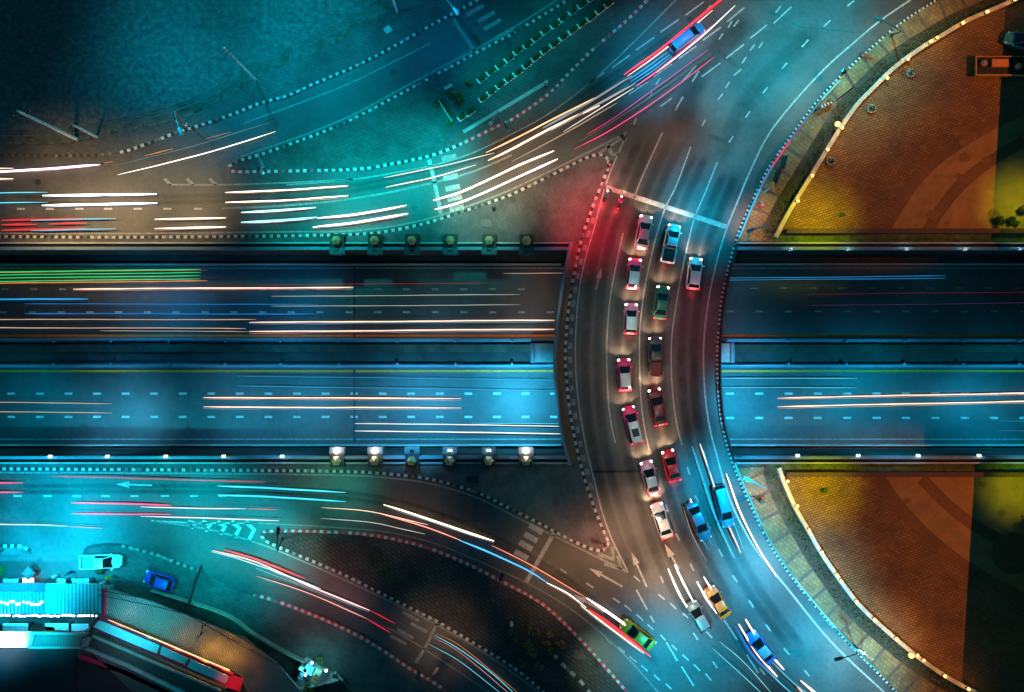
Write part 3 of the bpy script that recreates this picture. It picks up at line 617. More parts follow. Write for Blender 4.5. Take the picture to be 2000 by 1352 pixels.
# shrubs on the right-hand lawns
def shrub(px,py,r,label,mats,grp=None,z=0,n=260,name='shrub',cat='shrub',h=1.0):
    p=W(px,py,z); t=thing(name,label,cat,p,0,grp)
    q=MB(); q.tube([(0,0,0),(.03,.02,r*.5),(0,0,r*h)],.07,6,r2=.03); q.build('stem',M['bark'],t)
    q=MB(); nl=random.randint(4,6)
    for k_ in range(nl):
        a_=random.uniform(0,6.28); d_=random.uniform(.25,.62)*r; rr_=r*random.uniform(.38,.62)
        q.leaves((math.cos(a_)*d_,math.sin(a_)*d_,r*h*random.uniform(.7,1.15)),(rr_,rr_*random.uniform(.7,1),rr_*.8),int(n*1.4/nl),.15,0,len(mats))
    q.build('foliage',mats,t)
    return t
shrub(1948,433,.8,'round dark bush nearest the amber light edge by the low wall',[M['leafd']]); shrub(1972,433,.6,'middle dark bush by the low wall of the upper plaza',[M['leafd'],M['leafm']]); shrub(1983,434,.5,'smallest dark bush by the low wall of the upper plaza',[M['leafd'],M['leafm']])
shrub(1994,405,1.0,'bright lit green shrub at the right edge of the upper plaza',[M['leafm'],M['leafy']],n=500)
shrub(1994,1008,1.0,'bright lit green tree at the right edge of the lower plaza',[M['leafm'],M['leafy']],n=400,name='tree',cat='tree',h=2)
for x,y,lb in ((1775,145,'round planter pot on the upper plaza, highest of three'),(1699,215,'round planter pot on the upper plaza, middle of three'),(1620,316,'round planter pot on the upper plaza, lowest of three')):
    p=W(x,y,.02); t=thing('planter_pot',lb,'planter',p); q=MB(); q.lathe((0,0,0),[(.42,0),(.55,.5),(.48,.5),(.45,.38)],14); q.build('pot',M['conc'],t)
    q=MB(); q.leaves((0,0,.6),(.42,.42,.3),70,.13); q.build('foliage',M['leafd'],t)
for x,y,lb in ((1641,419,'small dark clipped ball shrub on the yellow lit upper plaza'),(1609,958,'small dark clipped ball shrub on the yellow lit lower plaza')): shrub(x,y,.42,lb,[M['leafd']],n=160)

# ------------------------------------------------------------------ planter beds on the top island
HB=[M['leafd'],M['leafm'],M['leafd']]
def planter(px,py,label,grp,ln=1.25,ang=R(37)):
    p=W(px,py,.16); t=thing('planter_bed',label,'planter',p,ang,grp)
    q=MB(); q.box((-.62,0.05,.16),(.16,.62,.4)); q.box((0,-.27,.12),(ln-.05,.07,.24)); q.build('edging',mat('fresh_white',(.8,.8,.78),.6),t)
    q=MB(); q.leaves((.04,.06,.36),(.62,.4,.45),150,.15,0,3); q.build('hedge',HB,t)
    return t
rowA=[(935,157),(953,143),(971,131),(988,118),(1005,103),(1024,91),(1041,78),(1059,64),(1077,52),(1094,39),(1112,25),(1130,13),(1148,0)]
rowB=[(897,231),(912,222),(938,195),(954,182),(971,169),(988,157),(1005,145),(1023,130),(1040,116),(1058,102),(1076,89),(1094,75),(1112,63),(1130,50),(1148,38),(1165,24),(1182,11)]
p0=None
for i,(x,y) in enumerate(rowA+rowB):
    up=i<len(rowA)
    lb='clipped hedge in white edged bed, upper row on the paved island' if up else 'clipped hedge in white edged bed, lower row on the paved island'
    if p0 is None: p0=planter(x+7,y-2,lb,'hedge beds on the paved island'); continue
    c=copy_tree(p0); c.location=W(x+7,y-2,.16); c['label']=lb
t=thing('planter_bed','long white bar edged hedge at the end of the two hedge rows','planter',W(870,218,.16),R(-58))
q=MB(); q.box((0,0,.2),(3.2,.14,.4)); q.build('edging',M['white'],t); q=MB()
for k in range(5): q.leaves((-1.3+k*.65,.32,.3),(.4,.25,.3),60,.14,0,3)
q.build('hedge',HB,t)
shrub(900,197,.95,'round clipped dark green tree among the hedge beds',[M['leafd'],M['leafm']],z=.16,n=420,name='tree',cat='tree')
for x,y,lb in ((852,205,'small shrub left of the long hedge bar'),(878,243,'small shrub below the long hedge bar'),(918,163,'dark shrub between the hedge bed ends'),(880,187,'dark shrub left of the round tree')): shrub(x,y,.5,lb,[M['leafd'],M['leafm'],M['leafb']],z=.16,n=120)
t=thing('bench','white stone bench at the upper left of the hedge beds','bench',W(876,172,.16),R(27)); q=MB(); q.box((0,0,.42),(1.1,.45,.08)); q.build('seat',M['conc'],t)
for s in (-1,1): q=MB(); q.box((s*.45,0,.19),(.1,.4,.38)); q.build('leg',M['white'],t)
g=MB(); g.ribbon([W(905,258,.166),W(1064,163,.166)],.45); struct(g,'pavement_stripe',M['conc'])

# shrubs in the lower island
for i,(x,y,r,lb,m) in enumerate(((1037,1260,1.1,'largest round yellow brown shrub on the dark lower island',[M['leafb'],M['leafy']]),(1030,1222,.7,'dry shrub above the largest round shrub',[M['leafb'],M['leafd']]),(998,1228,.6,'dry shrub by the white post on the lower island',[M['leafb'],M['leafd']]),(1072,1236,.6,'yellowish shrub right of the dry shrubs, upper',[M['leafb'],M['leafy']]),(1095,1256,.65,'bright yellow shrub nearest the dark road, lower island',[M['leafy'],M['leafb']]),(1066,1252,.6,'dry shrub between the largest and the bright yellow shrub',[M['leafb'],M['leafy']]),(1078,1268,.6,'dry shrub at the start of the tall kerb',[M['leafb'],M['leafd']]),(1005,1252,.7,'dark brown shrub left of the largest shrub',[M['leafb'],M['leafd']]),(1048,1236,.6,'dark dry shrub directly above right of the largest shrub',[M['leafb'],M['leafd']]),(1015,1290,.7,'dark shrub below left of the largest shrub',[M['leafd'],M['leafb']]),(1050,1298,.8,'dark shrub below the largest shrub',[M['leafd'],M['leafb']]),(725,1098,.6,'dark bush left of two on the shadowy lower island',[M['leafd']]),(750,1118,.7,'dark bush right of two on the shadowy lower island',[M['leafd']]))):
    shrub(x,y,r,lb,m,z=.16,n=int(260*r),name='shrub')
q=MB(); q.prism(wp([(1118,1270),(1138,1271),(1146,1285),(1125,1287)],0),.16,.19); o=q.build('drain_cover',M['band']); tag(o,'dark square drain cover in the lit corner of the lower island','drain cover')
q=MB(); q.prism(wp([(940,429),(961,429),(961,444),(940,444)],0),.16,.19); o=q.build('drain_cover',M['dmetal']); tag(o,'dark square cover in the teal paving above the lantern pillars','drain cover')
q=MB(); q.prism(wp([(912,930),(934,930),(934,943),(912,943)],0),.16,.19); o=q.build('drain_cover',M['dmetal']); tag(o,'dark square cover in the paving below the lantern pillars','drain cover')
q=MB(); q.prism(wp([(748,58),(760,50),(768,60),(756,68)],0),.15,.19); o=q.build('drain_cover',M['conc']); tag(o,'pale ribbed cover in the pavement by the grass field','drain cover')

# ------------------------------------------------------------------ poles, lamps, signals
def pole(label,bx,by,h,tx=None,ty=None,arms=2,r=.16,m=None):
    b=W(bx,by,0); tp=W(tx,ty,h) if tx else b+Vector((0,0,h))
    t=thing('utility_pole',label,'pole',b); d=tp-b
    q=MB(); q.tube([(0,0,0),d*.5,d],r,8,r2=r*.7); q.build('shaft',m or mat('pole_concrete',(.6,.62,.63),.8,.3,3),t)
    for k in range(arms):
        q=MB(); q.box(d*(.97-.09*k),(1.6,.12,.12),R(40)); q.build('crossarm',M['dmetal'],t)
        
        for e in(-.7,0,.7): q=MB(); q.lathe(d*(.97-.09*k)+Vector((math.cos(R(40))*e,math.sin(R(40))*e,.06)),[(.05,0),(.07,.1),(.03,.2)],6); q.build('insulator',M['conc'],t)
    return t
pole('tall concrete utility pole at the left edge of the grass field',150,272,11.5,r=.24)
pole('short concrete utility pole right of the tall one',190,268,5.4,r=.2,arms=1)
pole('tall steel utility pole with cross arms beside the middle of the ramp',500,157,10.6)
pole('utility pole at the top of the pavement near the picture top',776,24,9)
pole('dark leaning utility pole beside the parked blue car',393,1106,9,365,1190,r=.15,m=M['dmetal'])
pole('short dark utility pole behind the garden wall',400,1206,7,392,1241,arms=1,r=.12,m=M['dmetal'])
def street_lamp(label,base,top,head,h=8,grp='street lamps',dark=False,arm2=None):
    b=W(*base,.1); tp=W(*top,h); hd=W(*head,h+.4)
    m=M['dmetal'] if dark else M['metal']
    t=thing('street_lamp',label,'street lamp',b,0,grp)
    q=MB(); q.lathe((0,0,0),[(.28,0),(.28,.12),(.14,.2),(.12,.5)],8); q.build('base',m,t)
    q=MB(); q.tube([(0,0,.2),(tp-b)*.6,tp-b],.11,8,r2=.07); q.build('pole',m,t)
    q=MB(); q.tube([tp-b,(tp+hd)/2-b+Vector((0,0,.15)),hd-b],.06,6); q.build('arm',m,t)
    d=(hd-tp); a=math.atan2(d.y,d.x); q=MB()
    q.box(hd-b,(.95,.36,.16),a); q.box(hd-b+Vector((0,0,.1)),(.7,.22,.08),a); q.build('lamp_head',m,t)
street_lamp('street lamp with cyan head over the ramp kerb beside the grass field',(363,243),(341,218),(352,257),7)
street_lamp('street lamp reaching over the slip road from the hedge bed island',(958,242),(972,218),(989,248),7)
street_lamp('street lamp at the top edge beside the ramp crosswalk',(893,28),(868,-6),(890,22),7)
street_lamp('dark street lamp at the left tip of the lower island',(552,1053),(541,1077),(543,1037),7,dark=True)
street_lamp('faint street lamp on the dark middle of the lower island',(952,1131),(961,1164),(979,1128),7,dark=True)
street_lamp('faint street lamp on the pavement at the bottom edge',(818,1312),(823,1346),(851,1310),7,dark=True)
street_lamp('cyan street lamp on the promenade just below the underpass',(1459,938),(1497,953),(1460,936),6)
street_lamp('pale street lamp on the promenade just above the underpass',(1464,452),(1501,438),(1466,450),6)
street_lamp('dark street lamp reaching over the road from the upper promenade',(1740,70),(1760,62),(1716,37),8,dark=True)
street_lamp('dark street lamp reaching over the road from the lower promenade',(1668,1262),(1688,1272),(1638,1287),8,dark=True)
street_lamp('small street lamp at the left tip of the paved island',(513,338),(505,300),(511,320),5)
street_lamp('pale street lamp on the lower promenade below the bushes',(1680,1270),(1706,1288),(1682,1272),5)
def signal(label,base,h,lit,rot=0,arm=0):
    b=W(*base,.15); t=thing('traffic_signal',label,'traffic signal',b,rot)
    q=MB(); q.tube([(0,0,0),(0,0,h)],.08,8); q.build('pole',M['dmetal'],t)
    if arm: q=MB(); q.tube([(0,0,h-.2),(-arm,0,h)],.06,8); q.build('arm',M['dmetal'],t)
    q=MB(); q.box((-arm,0,h-.1),(.36,.42,1.1)); q.box((-arm-.16,0,h+.5),(.5,.5,.06)); q.build('signal_head',M['dmetal'],t)
    for k,(nm,c) in enumerate((('red',(1,.02,.04)),('amber',(1,.5,0)),('green',(0,.9,.8)))):
        on=nm==lit
        q=MB(); q.ball((-arm-.2,0,h+.25-.33*k),.13,10); q.build('lens',emis('signal_'+nm,c,8) if on else mat('signal_off_'+nm,tuple(v*.1 for v in c),.3),t)
    c={'red':(1,.03,.05),'green':(0,.8,.85)}[lit]; point((-arm-.5,0,h-.1),c,250,.1,t)
    return t
signal('traffic signal showing red at the tip of the island by the motorcycles',(1186,330),3.4,'red',R(65))
signal('traffic signal with green light and long arm beside the upper right kerb',(1634,196),5,'green',R(-60),2.2)
signal('dark traffic signal post at the lower right kerb',(1470,969),3.0,'red',R(200))
signal('traffic signal at the tip of the lower centre island',(1180,1062),3.0,'red',R(-60))
t=thing('striped_post','black post with white bands leaning over the upper promenade','post',W(1592,217,.15),R(25)); q=MB(); q.box((1.0,0,1.0),(2.0,.3,.28)); q.tube([(0,0,0),(0,0,1.0)],.07); q.build('beam',M['black'],t)
for k in range(4): q=MB(); q.box((.5+.42*k,0,1.0),(.2,.32,.3)); q.build('band',M['white'],t)
t=thing('direction_sign','orange round ended sign on a white bracket on the upper promenade','sign',W(1497,372,.15),R(10)); q=MB(); q.tube([(0,0,0),(0,0,2.0)],.07); q.tube([(0,0,1.8),(-.9,-.4,1.8)],.1); q.build('bracket',M['white'],t); q=MB(); q.box((.2,0,2.0),(.3,1.3,.25)); q.build('board',mat('orange_sign',(.9,.3,.03),.5),t)
for x,y,a,lb in ((1514,346,R(70),'dark bench nearer the underpass on the upper promenade'),(1527,318,R(75),'dark bench farther from the underpass on the upper promenade')):
    t=thing('bench',lb,'bench',W(x,y,.15),a); q=MB(); q.box((0,0,.45),(1.7,.5,.07)); q.build('seat',M['dmetal'],t); q=MB(); q.box((0,-.25,.7),(1.7,.06,.4)); q.build('backrest',M['dmetal'],t)
    for s in(-1,1): q=MB(); q.box((s*.7,0,.2),(.08,.45,.4)); q.build('leg',M['dmetal'],t)
t=thing('bollard','dark bollard at the kerb above the lantern pillars','bollard',W(964,409,.16)); q=MB(); q.lathe((0,0,0),[(.2,0),(.2,.9),(.24,.95),(.1,1.1)],10); q.build('shaft',M['black'],t); q=MB(); q.lathe((0,0,.7),[(.205,0),(.205,.15)],10); q.build('band',M['white'],t)
t=thing('bollard','blue white marker bollard at the end of the pavement stripe','bollard',W(1066,165,.16)); q=MB(); q.lathe((0,0,0),[(.2,0),(.2,.9),(.24,.95),(.1,1.1)],10); q.build('shaft',M['white'],t)
t=thing('bollard','white marker post on the lower island by the dry shrub','bollard',W(999,1216,.16)); q=MB(); q.lathe((0,0,0),[(.2,0),(.2,.9),(.24,.95),(.1,1.1)],10); q.build('shaft',M['white'],t)

# ------------------------------------------------------------------ vehicles
def loft(mb,secs,prof,m=0):
    n=None; rings=[]
    for x,hw,zt in secs:
        pts=prof(hw,zt); ring=[(x,y,z) for y,z in pts]+[(x,-y,z) for y,z in pts[::-1]]
        rings.append(ring); n=len(ring)
    vs=[p for r in rings for p in r]
    fs=[(i*n+k,i*n+(k+1)%n,(i+1)*n+(k+1)%n,(i+1)*n+k) for i in range(len(rings)-1) for k in range(n)]
    fs+=[list(range(n))[::-1],[(len(rings)-1)*n+k for k in range(n)]]
    mb.add(vs,[f[::-1] for f in fs],m)
def paint(name,c,metal=.1,rough=.42): return mat(name,c,rough,metal=metal,coat=.12)
SPEC={'sedan':dict(cab=(-1.75,-1.05,.15,1.12),cz=1.44,dk=.95),'hatch':dict(cab=(-2.05,-1.6,.15,1.15),cz=1.5,dk=.95),'pickup':dict(cab=(-.55,-.38,.5,1.35),cz=1.7,dk=1.05),'van':dict(cab=(-2.18,-1.98,.35,1.3),cz=1.75,dk=1.0)}
def vehicle(label,f,r,kind,col,name='car',cat='car',roofc=None,on=True,grp=None,sunroof=False,bed=None,hp=1.0,z0=Z_R,brake=True,zf=.7,wid=1.78):
    a=W(*f,z0+zf); b=W(*r,z0+zf); d=a-b; L=max(4.0,min(5.6,d.length)); c=(a+b)/2
    t=thing(name,label,cat,(c.x,c.y,z0),math.atan2(d.y,d.x),grp)
    sp=SPEC[kind]; k=L/4.5; hw=wid/2; dk=sp['dk']
    pm_=paint('car_paint',col); rm=paint('roof_tone',roofc) if roofc else pm_
    q=MB()
    hood=dk-.06 if kind!='pickup' else dk+.02
    rear=[(-2.27,.48,.60),(-2.23,.72,.76),(-2.12,.86,dk-.1),(-1.95,.94,dk-.03),(-1.7,.985,dk)]
    secs=[(x*k,hw*w_,z_) for x,w_,z_ in rear+[(-1.0,1,dk),(0,1,dk),(.9,1,dk),(1.3,.985,hood),(1.62,.95,hood-.05),(1.88,.88,hood-.13),(2.05,.78,hood-.22),(2.17,.62,hood-.3),(2.24,.42,.5)]]
    if kind=='pickup':
        secs2=[s_ for s_ in secs if s_[0]>=-.62*k]; secs2=[(-.62*k,hw,dk)]+secs2
        loft(q,secs2,lambda w_,zt:[(w_*.9,.28),(w_,.42),(w_,zt*.78),(w_*.95,zt-.05),(w_*.82,zt),(.01,zt+.03)])
        x0,x1=-2.25*k,-.62*k; xc=(x0+x1)/2; ln=x1-x0
        q.box((xc,0,.52),(ln,hw*1.9,.2)); 
        for s in(-1,1): q.box((xc,s*(hw-.07),.72),(ln,.14,.66))
        q.box((x0+.06,0,.74),(.12,hw*1.72,.58)); 
    else:
        loft(q,secs,lambda w_,zt:[(w_*.9,.25),(w_,.40),(w_,zt*.76),(w_*.94,zt-.05),(w_*.8,zt),(.01,zt+.03)])
    q.build('body',pm_,t,True)
    if kind=='pickup':
        q=MB(); q.box((xc,0,.63),(ln-.2,hw*1.7,.03)); q.build('load_bed',bed or M['dmetal'],t)
    c0,c1,c2,c3=[v*k for v in sp['cab']]; cz=sp['cz']; wb=hw*.93; wr=hw*.70; zb=dk-.02
    bt=[(c0,-wb),(c3,-wb*.96),(c3,wb*.96),(c0,wb)]; tp=[(c1,-wr),(c2,-wr*.97),(c2,wr*.97),(c1,wr)]
    q=MB(); q.add([(x,y,zb) for x,y in bt]+[(x,y,cz-.03) for x,y in tp],[(3,2,1,0),(4,5,6,7),(0,1,5,4),(1,2,6,5),(2,3,7,6),(3,0,4,7)]); q.build('cabin_frame',pm_,t)
    # roof: gently domed grid
    q=MB(); N=6; vs=[]
    for i in range(N+1):
        for j in range(N+1):
            u,v=i/N*2-1,j/N*2-1; x=(c1+c2)/2+u*(c2-c1)/2*1.05; y=v*wr*1.04; vs.append((x,y,cz+.035*(1-u*u)+.045*(1-v*v)-.05*max(abs(u)**6,abs(v)**6)))
    q.add(vs,[(i*(N+1)+j,(i+1)*(N+1)+j,(i+1)*(N+1)+j+1,i*(N+1)+j+1) for i in range(N) for j in range(N)]); ro=q.build('roof',rm,t,True)
    if sunroof: 
        q=MB(); q.box((c1*.45,0,cz+.09),(.95*k,.85,.05)); q.build('sunroof',M['black'],ro)
    def pane(nm,A,B,C,D):
        A,B,C,D=map(Vector,(A,B,C,D)); n=(B-A).cross(D-A).normalized()*.02; cc=(A+B+C+D)/4
        q=MB(); pts=[cc+(p-cc)*.9 for p in (A,B,C,D)]; q.add([p+n for p in pts]+[p-n*.4 for p in pts],[(0,1,2,3),(7,6,5,4),(0,4,5,1),(1,5,6,2),(2,6,7,3),(3,7,4,0)]); q.build(nm,M['glass'],t)
    e=cz-.03
    pane('windscreen',(c3,-wb*.96,zb),(c3,wb*.96,zb),(c2,wr*.97,e),(c2,-wr*.97,e))
    pane('rear_window',(c0,wb,zb),(c0,-wb,zb),(c1,-wr,e),(c1,wr,e))
    pane('side_window',(c0,-wb,zb),(c3,-wb*.96,zb),(c2,-wr*.97,e),(c1,-wr,e))
    pane('side_window',(c3,wb*.96,zb),(c0,wb,zb),(c1,wr,e),(c2,wr*.97,e))
    for s in(-1,1):
        q=MB(); q.box((c3-.12,s*(hw+.08),dk+.04),(.14,.2,.13)); q.build('mirror',pm_,t)
        q=MB(); q.ball((1.93*k,s*hw*.72,.66+(.12 if kind=='pickup' else 0)),.17,10,sz=.8); q.build('headlight',M['head_w'] if on else M['plate'],t)
        q=MB(); q.box((-2.19*k,s*hw*.74,.78),(.14,.30,.2)); q.build('taillight',M['tail_r'] if on else mat('tail_off',(.2,.01,.01),.3),t)
        for x in(-1.35,1.4):
            q=MB(); 
            vs=[]; n=14
            for yy in(-.1,.1):
                for i in range(n): vs.append((x*k+.31*math.cos(2*math.pi*i/n),s*(hw-.1)+yy,.31+.31*math.sin(2*math.pi*i/n)))
            q.add(vs,[(i,(i+1)%n,n+(i+1)%n,n+i) for i in range(n)]+[list(range(n)),list(range(n,2*n))]); wo=q.build('wheel',M['rubber'],t)
            q=MB(); vs=[(x*k+.18*math.cos(2*math.pi*i/n),s*(hw+.012),.31+.18*math.sin(2*math.pi*i/n)) for i in range(n)]; q.add(vs,[list(range(n))]); q.build('rim',M['chrome'],wo)
    q=MB(); q.box((-2.26*k,0,.55),(.03,.45,.14)); q.build('number_plate',M['plate'],t)
    q=MB(); q.box((2.2*k,0,.48),(.12,hw*.9,.2)); q.build('grille',M['dmetal'],t)
    q=MB(); q.box((-2.22*k,0,.40),(.12,hw*1.25,.16)); q.build('rear_bumper',M['plate'] if sum(col)>1 else pm_,t)
    for yy in (-.42,.42): q=MB(); q.box((c3*.98,yy,dk+.02),(.05,.5,.03),.2); q.build('wiper',M['rubber'],t)
    for yy in (-1,1): q=MB(); q.box((1.5*k,yy*hw*.58,hood-.005),(.8*k,.035,.03)); q.build('bonnet_crease',M['rubber'],t)
    if on:
        for s in(-1,1):
            l=bpy.data.lights.new('headlight_beam','SPOT'); l.energy=650*hp; l.color=(1,.64,.36); l.spot_size=R(125); l.spot_blend=.9; l.shadow_soft_size=.08
            o=bpy.data.objects.new('headlight_beam',l); COL.objects.link(o); o.parent=t; o.location=(2.32*k,s*hw*.7,.72); o.rotation_euler=Vector((1,0,-.2)).to_track_quat('-Z','Y').to_euler()
        if brake: point((-2.75*k,0,.7),(1,.05,.05),40,.2,t,'tail_light')
    return t
G='cars queueing on the bridge'
PINK=(.85,.16,.36); MAG=(.75,.02,.16); SKYLIT=(.62,.66,.68)
vehicle('grey silver saloon first in the left queue behind the stop line',(1263,419),(1252,486),'sedan',(.42,.46,.47),grp=G)
vehicle('pale blue pickup truck with open dark load bed at the head of the middle queue',(1318,437),(1303,513),'pickup',(.45,.68,.75),'pickup_truck','pickup truck',grp=G)
vehicle('pink taxi with roof paled as if skylit second in the left queue',(1241,505),(1235,563),'hatch',PINK,roofc=SKYLIT,grp=G)
vehicle('white hatchback alone in the right lane of the bridge',(1360,502),(1353,565),'hatch',(.78,.8,.8),grp=G)
vehicle('dark green saloon behind the pale blue pickup',(1296,557),(1288,623),'sedan',(.01,.16,.10),grp=G)
vehicle('light pink taxi with roof paled as if skylit third in the left queue',(1233,593),(1231,651),'hatch',(.8,.3,.42),roofc=SKYLIT,grp=G)
vehicle('charcoal pickup truck with dark red load bed in the middle queue',(1279,656),(1281,736),'pickup',(.05,.055,.06),'pickup_truck','pickup truck',bed=mat('maroon_bed',(.12,.01,.015),.6),grp=G)
vehicle('magenta taxi with roof greyed as if skylit beside the charcoal pickup',(1218,699),(1221,764),'hatch',MAG,roofc=(.4,.45,.47),grp=G)
vehicle('dark maroon saloon behind the charcoal pickup',(1277,757),(1291,831),'sedan',(.09,.006,.01),grp=G)
vehicle('magenta van with roof greyed as if skylit and black sunroof',(1226,793),(1244,865),'van',MAG,'van','van',roofc=(.42,.5,.52),sunroof=True,grp=G)
vehicle('bright red saloon in the middle queue',(1303,878),(1319,940),'sedan',(.75,.01,.02),grp=G)
vehicle('pink saloon with roof paled as if skylit beside the bright red one',(1261,899),(1278,967),'sedan',(.8,.35,.45),roofc=SKYLIT,grp=G)
vehicle('pale white saloon last in the queue',(1281,982),(1304,1051),'sedan',(.7,.73,.73),roofc=SKYLIT,grp=G,hp=1.4)
G2='cars driving up the bridge approach'
vehicle('cyan blue saloon driving beside the queue with one long white light streak',(1381,1057),(1349,982),'sedan',(.015,.16,.27),grp=G2,on=False)
vehicle('long cyan van driving down the outer lane of the curve',(1425,1035),(1401,945),'van',(.015,.18,.29),'van','van',grp=G2,on=False)
vehicle('pale teal hatchback approaching the end of the queue',(1348,1175),(1380,1232),'hatch',(.09,.16,.17),grp=G2,on=False)
vehicle('orange taxi approaching behind the pale teal hatchback',(1383,1146),(1420,1205),'sedan',(.5,.15,.01),grp=G2,on=False)
vehicle('bright blue car with pale roof at the lower right of the approach',(1463,1235),(1508,1293),'sedan',(.01,.10,.4),roofc=(.12,.28,.35),grp=G2,on=False)
vehicle('yellow green taxi turning out of the lower left road',(1214,1215),(1275,1263),'sedan',(.32,.26,.01),grp=G2,on=False)
vehicle('white pickup truck with blue covered load bed parked on the forecourt',(239,1096),(157,1098),'pickup',(.78,.8,.8),'pickup_truck','pickup truck',bed=mat('blue_tarpaulin',(.05,.35,.6),.5),on=False)
vehicle('dark blue hatchback parked on the pavement by the garden wall',(282,1125),(338,1143),'hatch',(.01,.05,.35),on=False,z0=.15)
vehicle('blue van between red and white light streaks heading out at the top',(1374,49),(1310,98),'van',(.012,.17,.42),'van','van',on=False,wid=1.62)
# works truck on the plaza
t=thing('flatbed_truck','small open flatbed truck with an orange bench load parked on the upper plaza','truck',W(1947,134,.02),0)
q=MB(); q.box((0,0,.55),(6.4,2.3,.25)); q.build('chassis',M['dmetal'],t); q=MB(); q.box((0,-1.2,.85),(6.5,.12,.5)); q.box((3.2,0,.85),(.12,2.3,.5)); q.box((0,1.2,.8),(6.5,.08,.3)); q.box((-3.2,0,.8),(.1,2.3,.3)); q.build('side_board',mat('orange_board',(.55,.24,.05),.6,.3,2),t)
q=MB(); q.box((-.2,.35,.85),(2.1,.95,.35)); q.build('load_box',mat('load_wood',(.6,.22,.06),.6,.2,2),t)
for x,y in((-2.3,.3),(2.1,-.1)): q=MB(); q.ball((x,y,.95),.42,10); q.build('sack',mat('sack_cloth',(.4,.22,.12),.9,.3,3),t)
for x in(-2.2,2.2):
    for s in(-1,1):
        q=MB(); n=12; vs=[(x+.36*math.cos(2*math.pi*i/n),s*1.0+yy,.36+.36*math.sin(2*math.pi*i/n)) for yy in(-.12,.12) for i in range(n)]
        q.add(vs,[(i,(i+1)%n,n+(i+1)%n,n+i) for i in range(n)]+[list(range(n)),list(range(n,2*n))]); q.build('wheel',M['rubber'],t)
vehicle('blue car cut off by the right edge of the picture on the upper plaza',(1963,72),(2032,92),'van',(.03,.30,.38),'van','van',on=False)

# ------------------------------------------------------------------ people and motorcycles
def person(label,loc,rz,shirt,trousers,sit=False,helmet=None,group=None):
    t=thing('person',label,'person',loc,rz,group)
    if sit: J=[(0,0,.78),(0,0,1.02),(.05,0,1.25),(.06,0,1.42),(.09,0,1.56),(.42,.16,.72),(.30,.2,.30),(.44,.2,.26),(.42,-.16,.72),(.30,-.2,.30),(.44,-.2,.26),(.07,.2,1.30),(.26,.27,1.08),(.5,.26,1.02),(.07,-.2,1.30),(.26,-.27,1.08),(.5,-.26,1.02)]
    else: J=[(0,0,.9),(0,0,1.12),(0,0,1.34),(.01,0,1.5),(.03,0,1.62),(.08,.1,.5),(.0,.11,.07),(.14,.12,.04),(-.02,-.1,.5),(-.14,-.11,.08),(-.01,-.12,.05),(0,.19,1.38),(-.05,.25,1.1),(.08,.25,.88),(0,-.19,1.38),(.06,-.25,1.1),(.2,-.24,.92)]
    E=[(0,1),(1,2),(2,3),(3,4),(0,5),(5,6),(6,7),(0,8),(8,9),(9,10),(2,11),(11,12),(12,13),(2,14),(14,15),(15,16)]
    rad=[.15,.14,.15,.06,.11,.085,.055,.045,.085,.055,.045,.065,.045,.035,.065,.045,.035]
    me=bpy.data.meshes.new('body'); me.from_pydata(J,E,[]); o=bpy.data.objects.new('body',me); COL.objects.link(o); o.parent=t
    o.modifiers.new('skin','SKIN'); sv=me.skin_vertices[0].data
    for i,r_ in enumerate(rad): sv[i].radius=(r_,r_)
    sv[0].use_root=True
    s=o.modifiers.new('sub','SUBSURF'); s.levels=1; s.render_levels=1
    me.materials.append(shirt)
    hx,hz=J[4][0],J[4][2]+.03
    q=MB(); q.ball((hx,0,hz+.02),.13 if helmet else .112,12); q.build('helmet' if helmet else 'hair',helmet or M['black'],t,True)
    q=MB(); q.ball((hx+.04,0,hz-.02),.10,10); q.build('face',M['skin'],t,True)
    return t
def motorbike(label,f,r,col):
    a=W(*f,.6); b=W(*r,.6); d=a-b; c=(a+b)/2; t=thing('motorcycle',label,'motorcycle',(c.x,c.y,Z_R),math.atan2(d.y,d.x),'motorcycles at the stop line')
    for x in(-.62,.64):
        q=MB(); n=16; vs=[(x+.29*math.cos(2*math.pi*i/n),yy,.29+.29*math.sin(2*math.pi*i/n)) for yy in(-.05,.05) for i in range(n)]
        q.add(vs,[(i,(i+1)%n,n+(i+1)%n,n+i) for i in range(n)]+[list(range(n)),list(range(n,2*n))]); q.build('wheel',M['rubber'],t)
    pm_=paint('bike_paint',col); q=MB(); loft(q,[(-.85,.06,.62),(-.6,.14,.72),(0,.15,.66),(.35,.13,.72),(.6,.12,.95),(.75,.05,.85)],lambda w_,zt:[(w_*.7,.35),(w_,.5),(w_,zt-.08),(w_*.6,zt),(.01,zt+.01)]); q.build('fairing',pm_,t,True)
    q=MB(); q.box((-.3,0,.76),(.85,.26,.1)); q.build('seat',M['rubber'],t)
    q=MB(); q.tube([(.45,-.36,1.02),(.55,0,1.05),(.45,.36,1.02)],.025); q.build('handlebar',M['dmetal'],t)
    q=MB(); q.ball((.72,0,.9),.11,8); q.build('headlight',M['head_w'],t); q=MB(); q.box((-.87,0,.66),(.06,.16,.1)); q.build('taillight',M['tail_r'],t)
    l=bpy.data.lights.new('bike_beam','SPOT'); l.energy=250; l.color=(1,.6,.4); l.spot_size=R(90); l.spot_blend=.8; o=bpy.data.objects.new('bike_beam',l); COL.objects.link(o); o.parent=t; o.location=(.9,0,.9); o.rotation_euler=Vector((1,0,-.35)).to_track_quat('-Z','Y').to_euler()
    point((-1.05,0,.6),(1,.03,.05),90,.1,t)
    return c,math.atan2(d.y,d.x)
cl=lambda n,c: mat(n,c,.85)
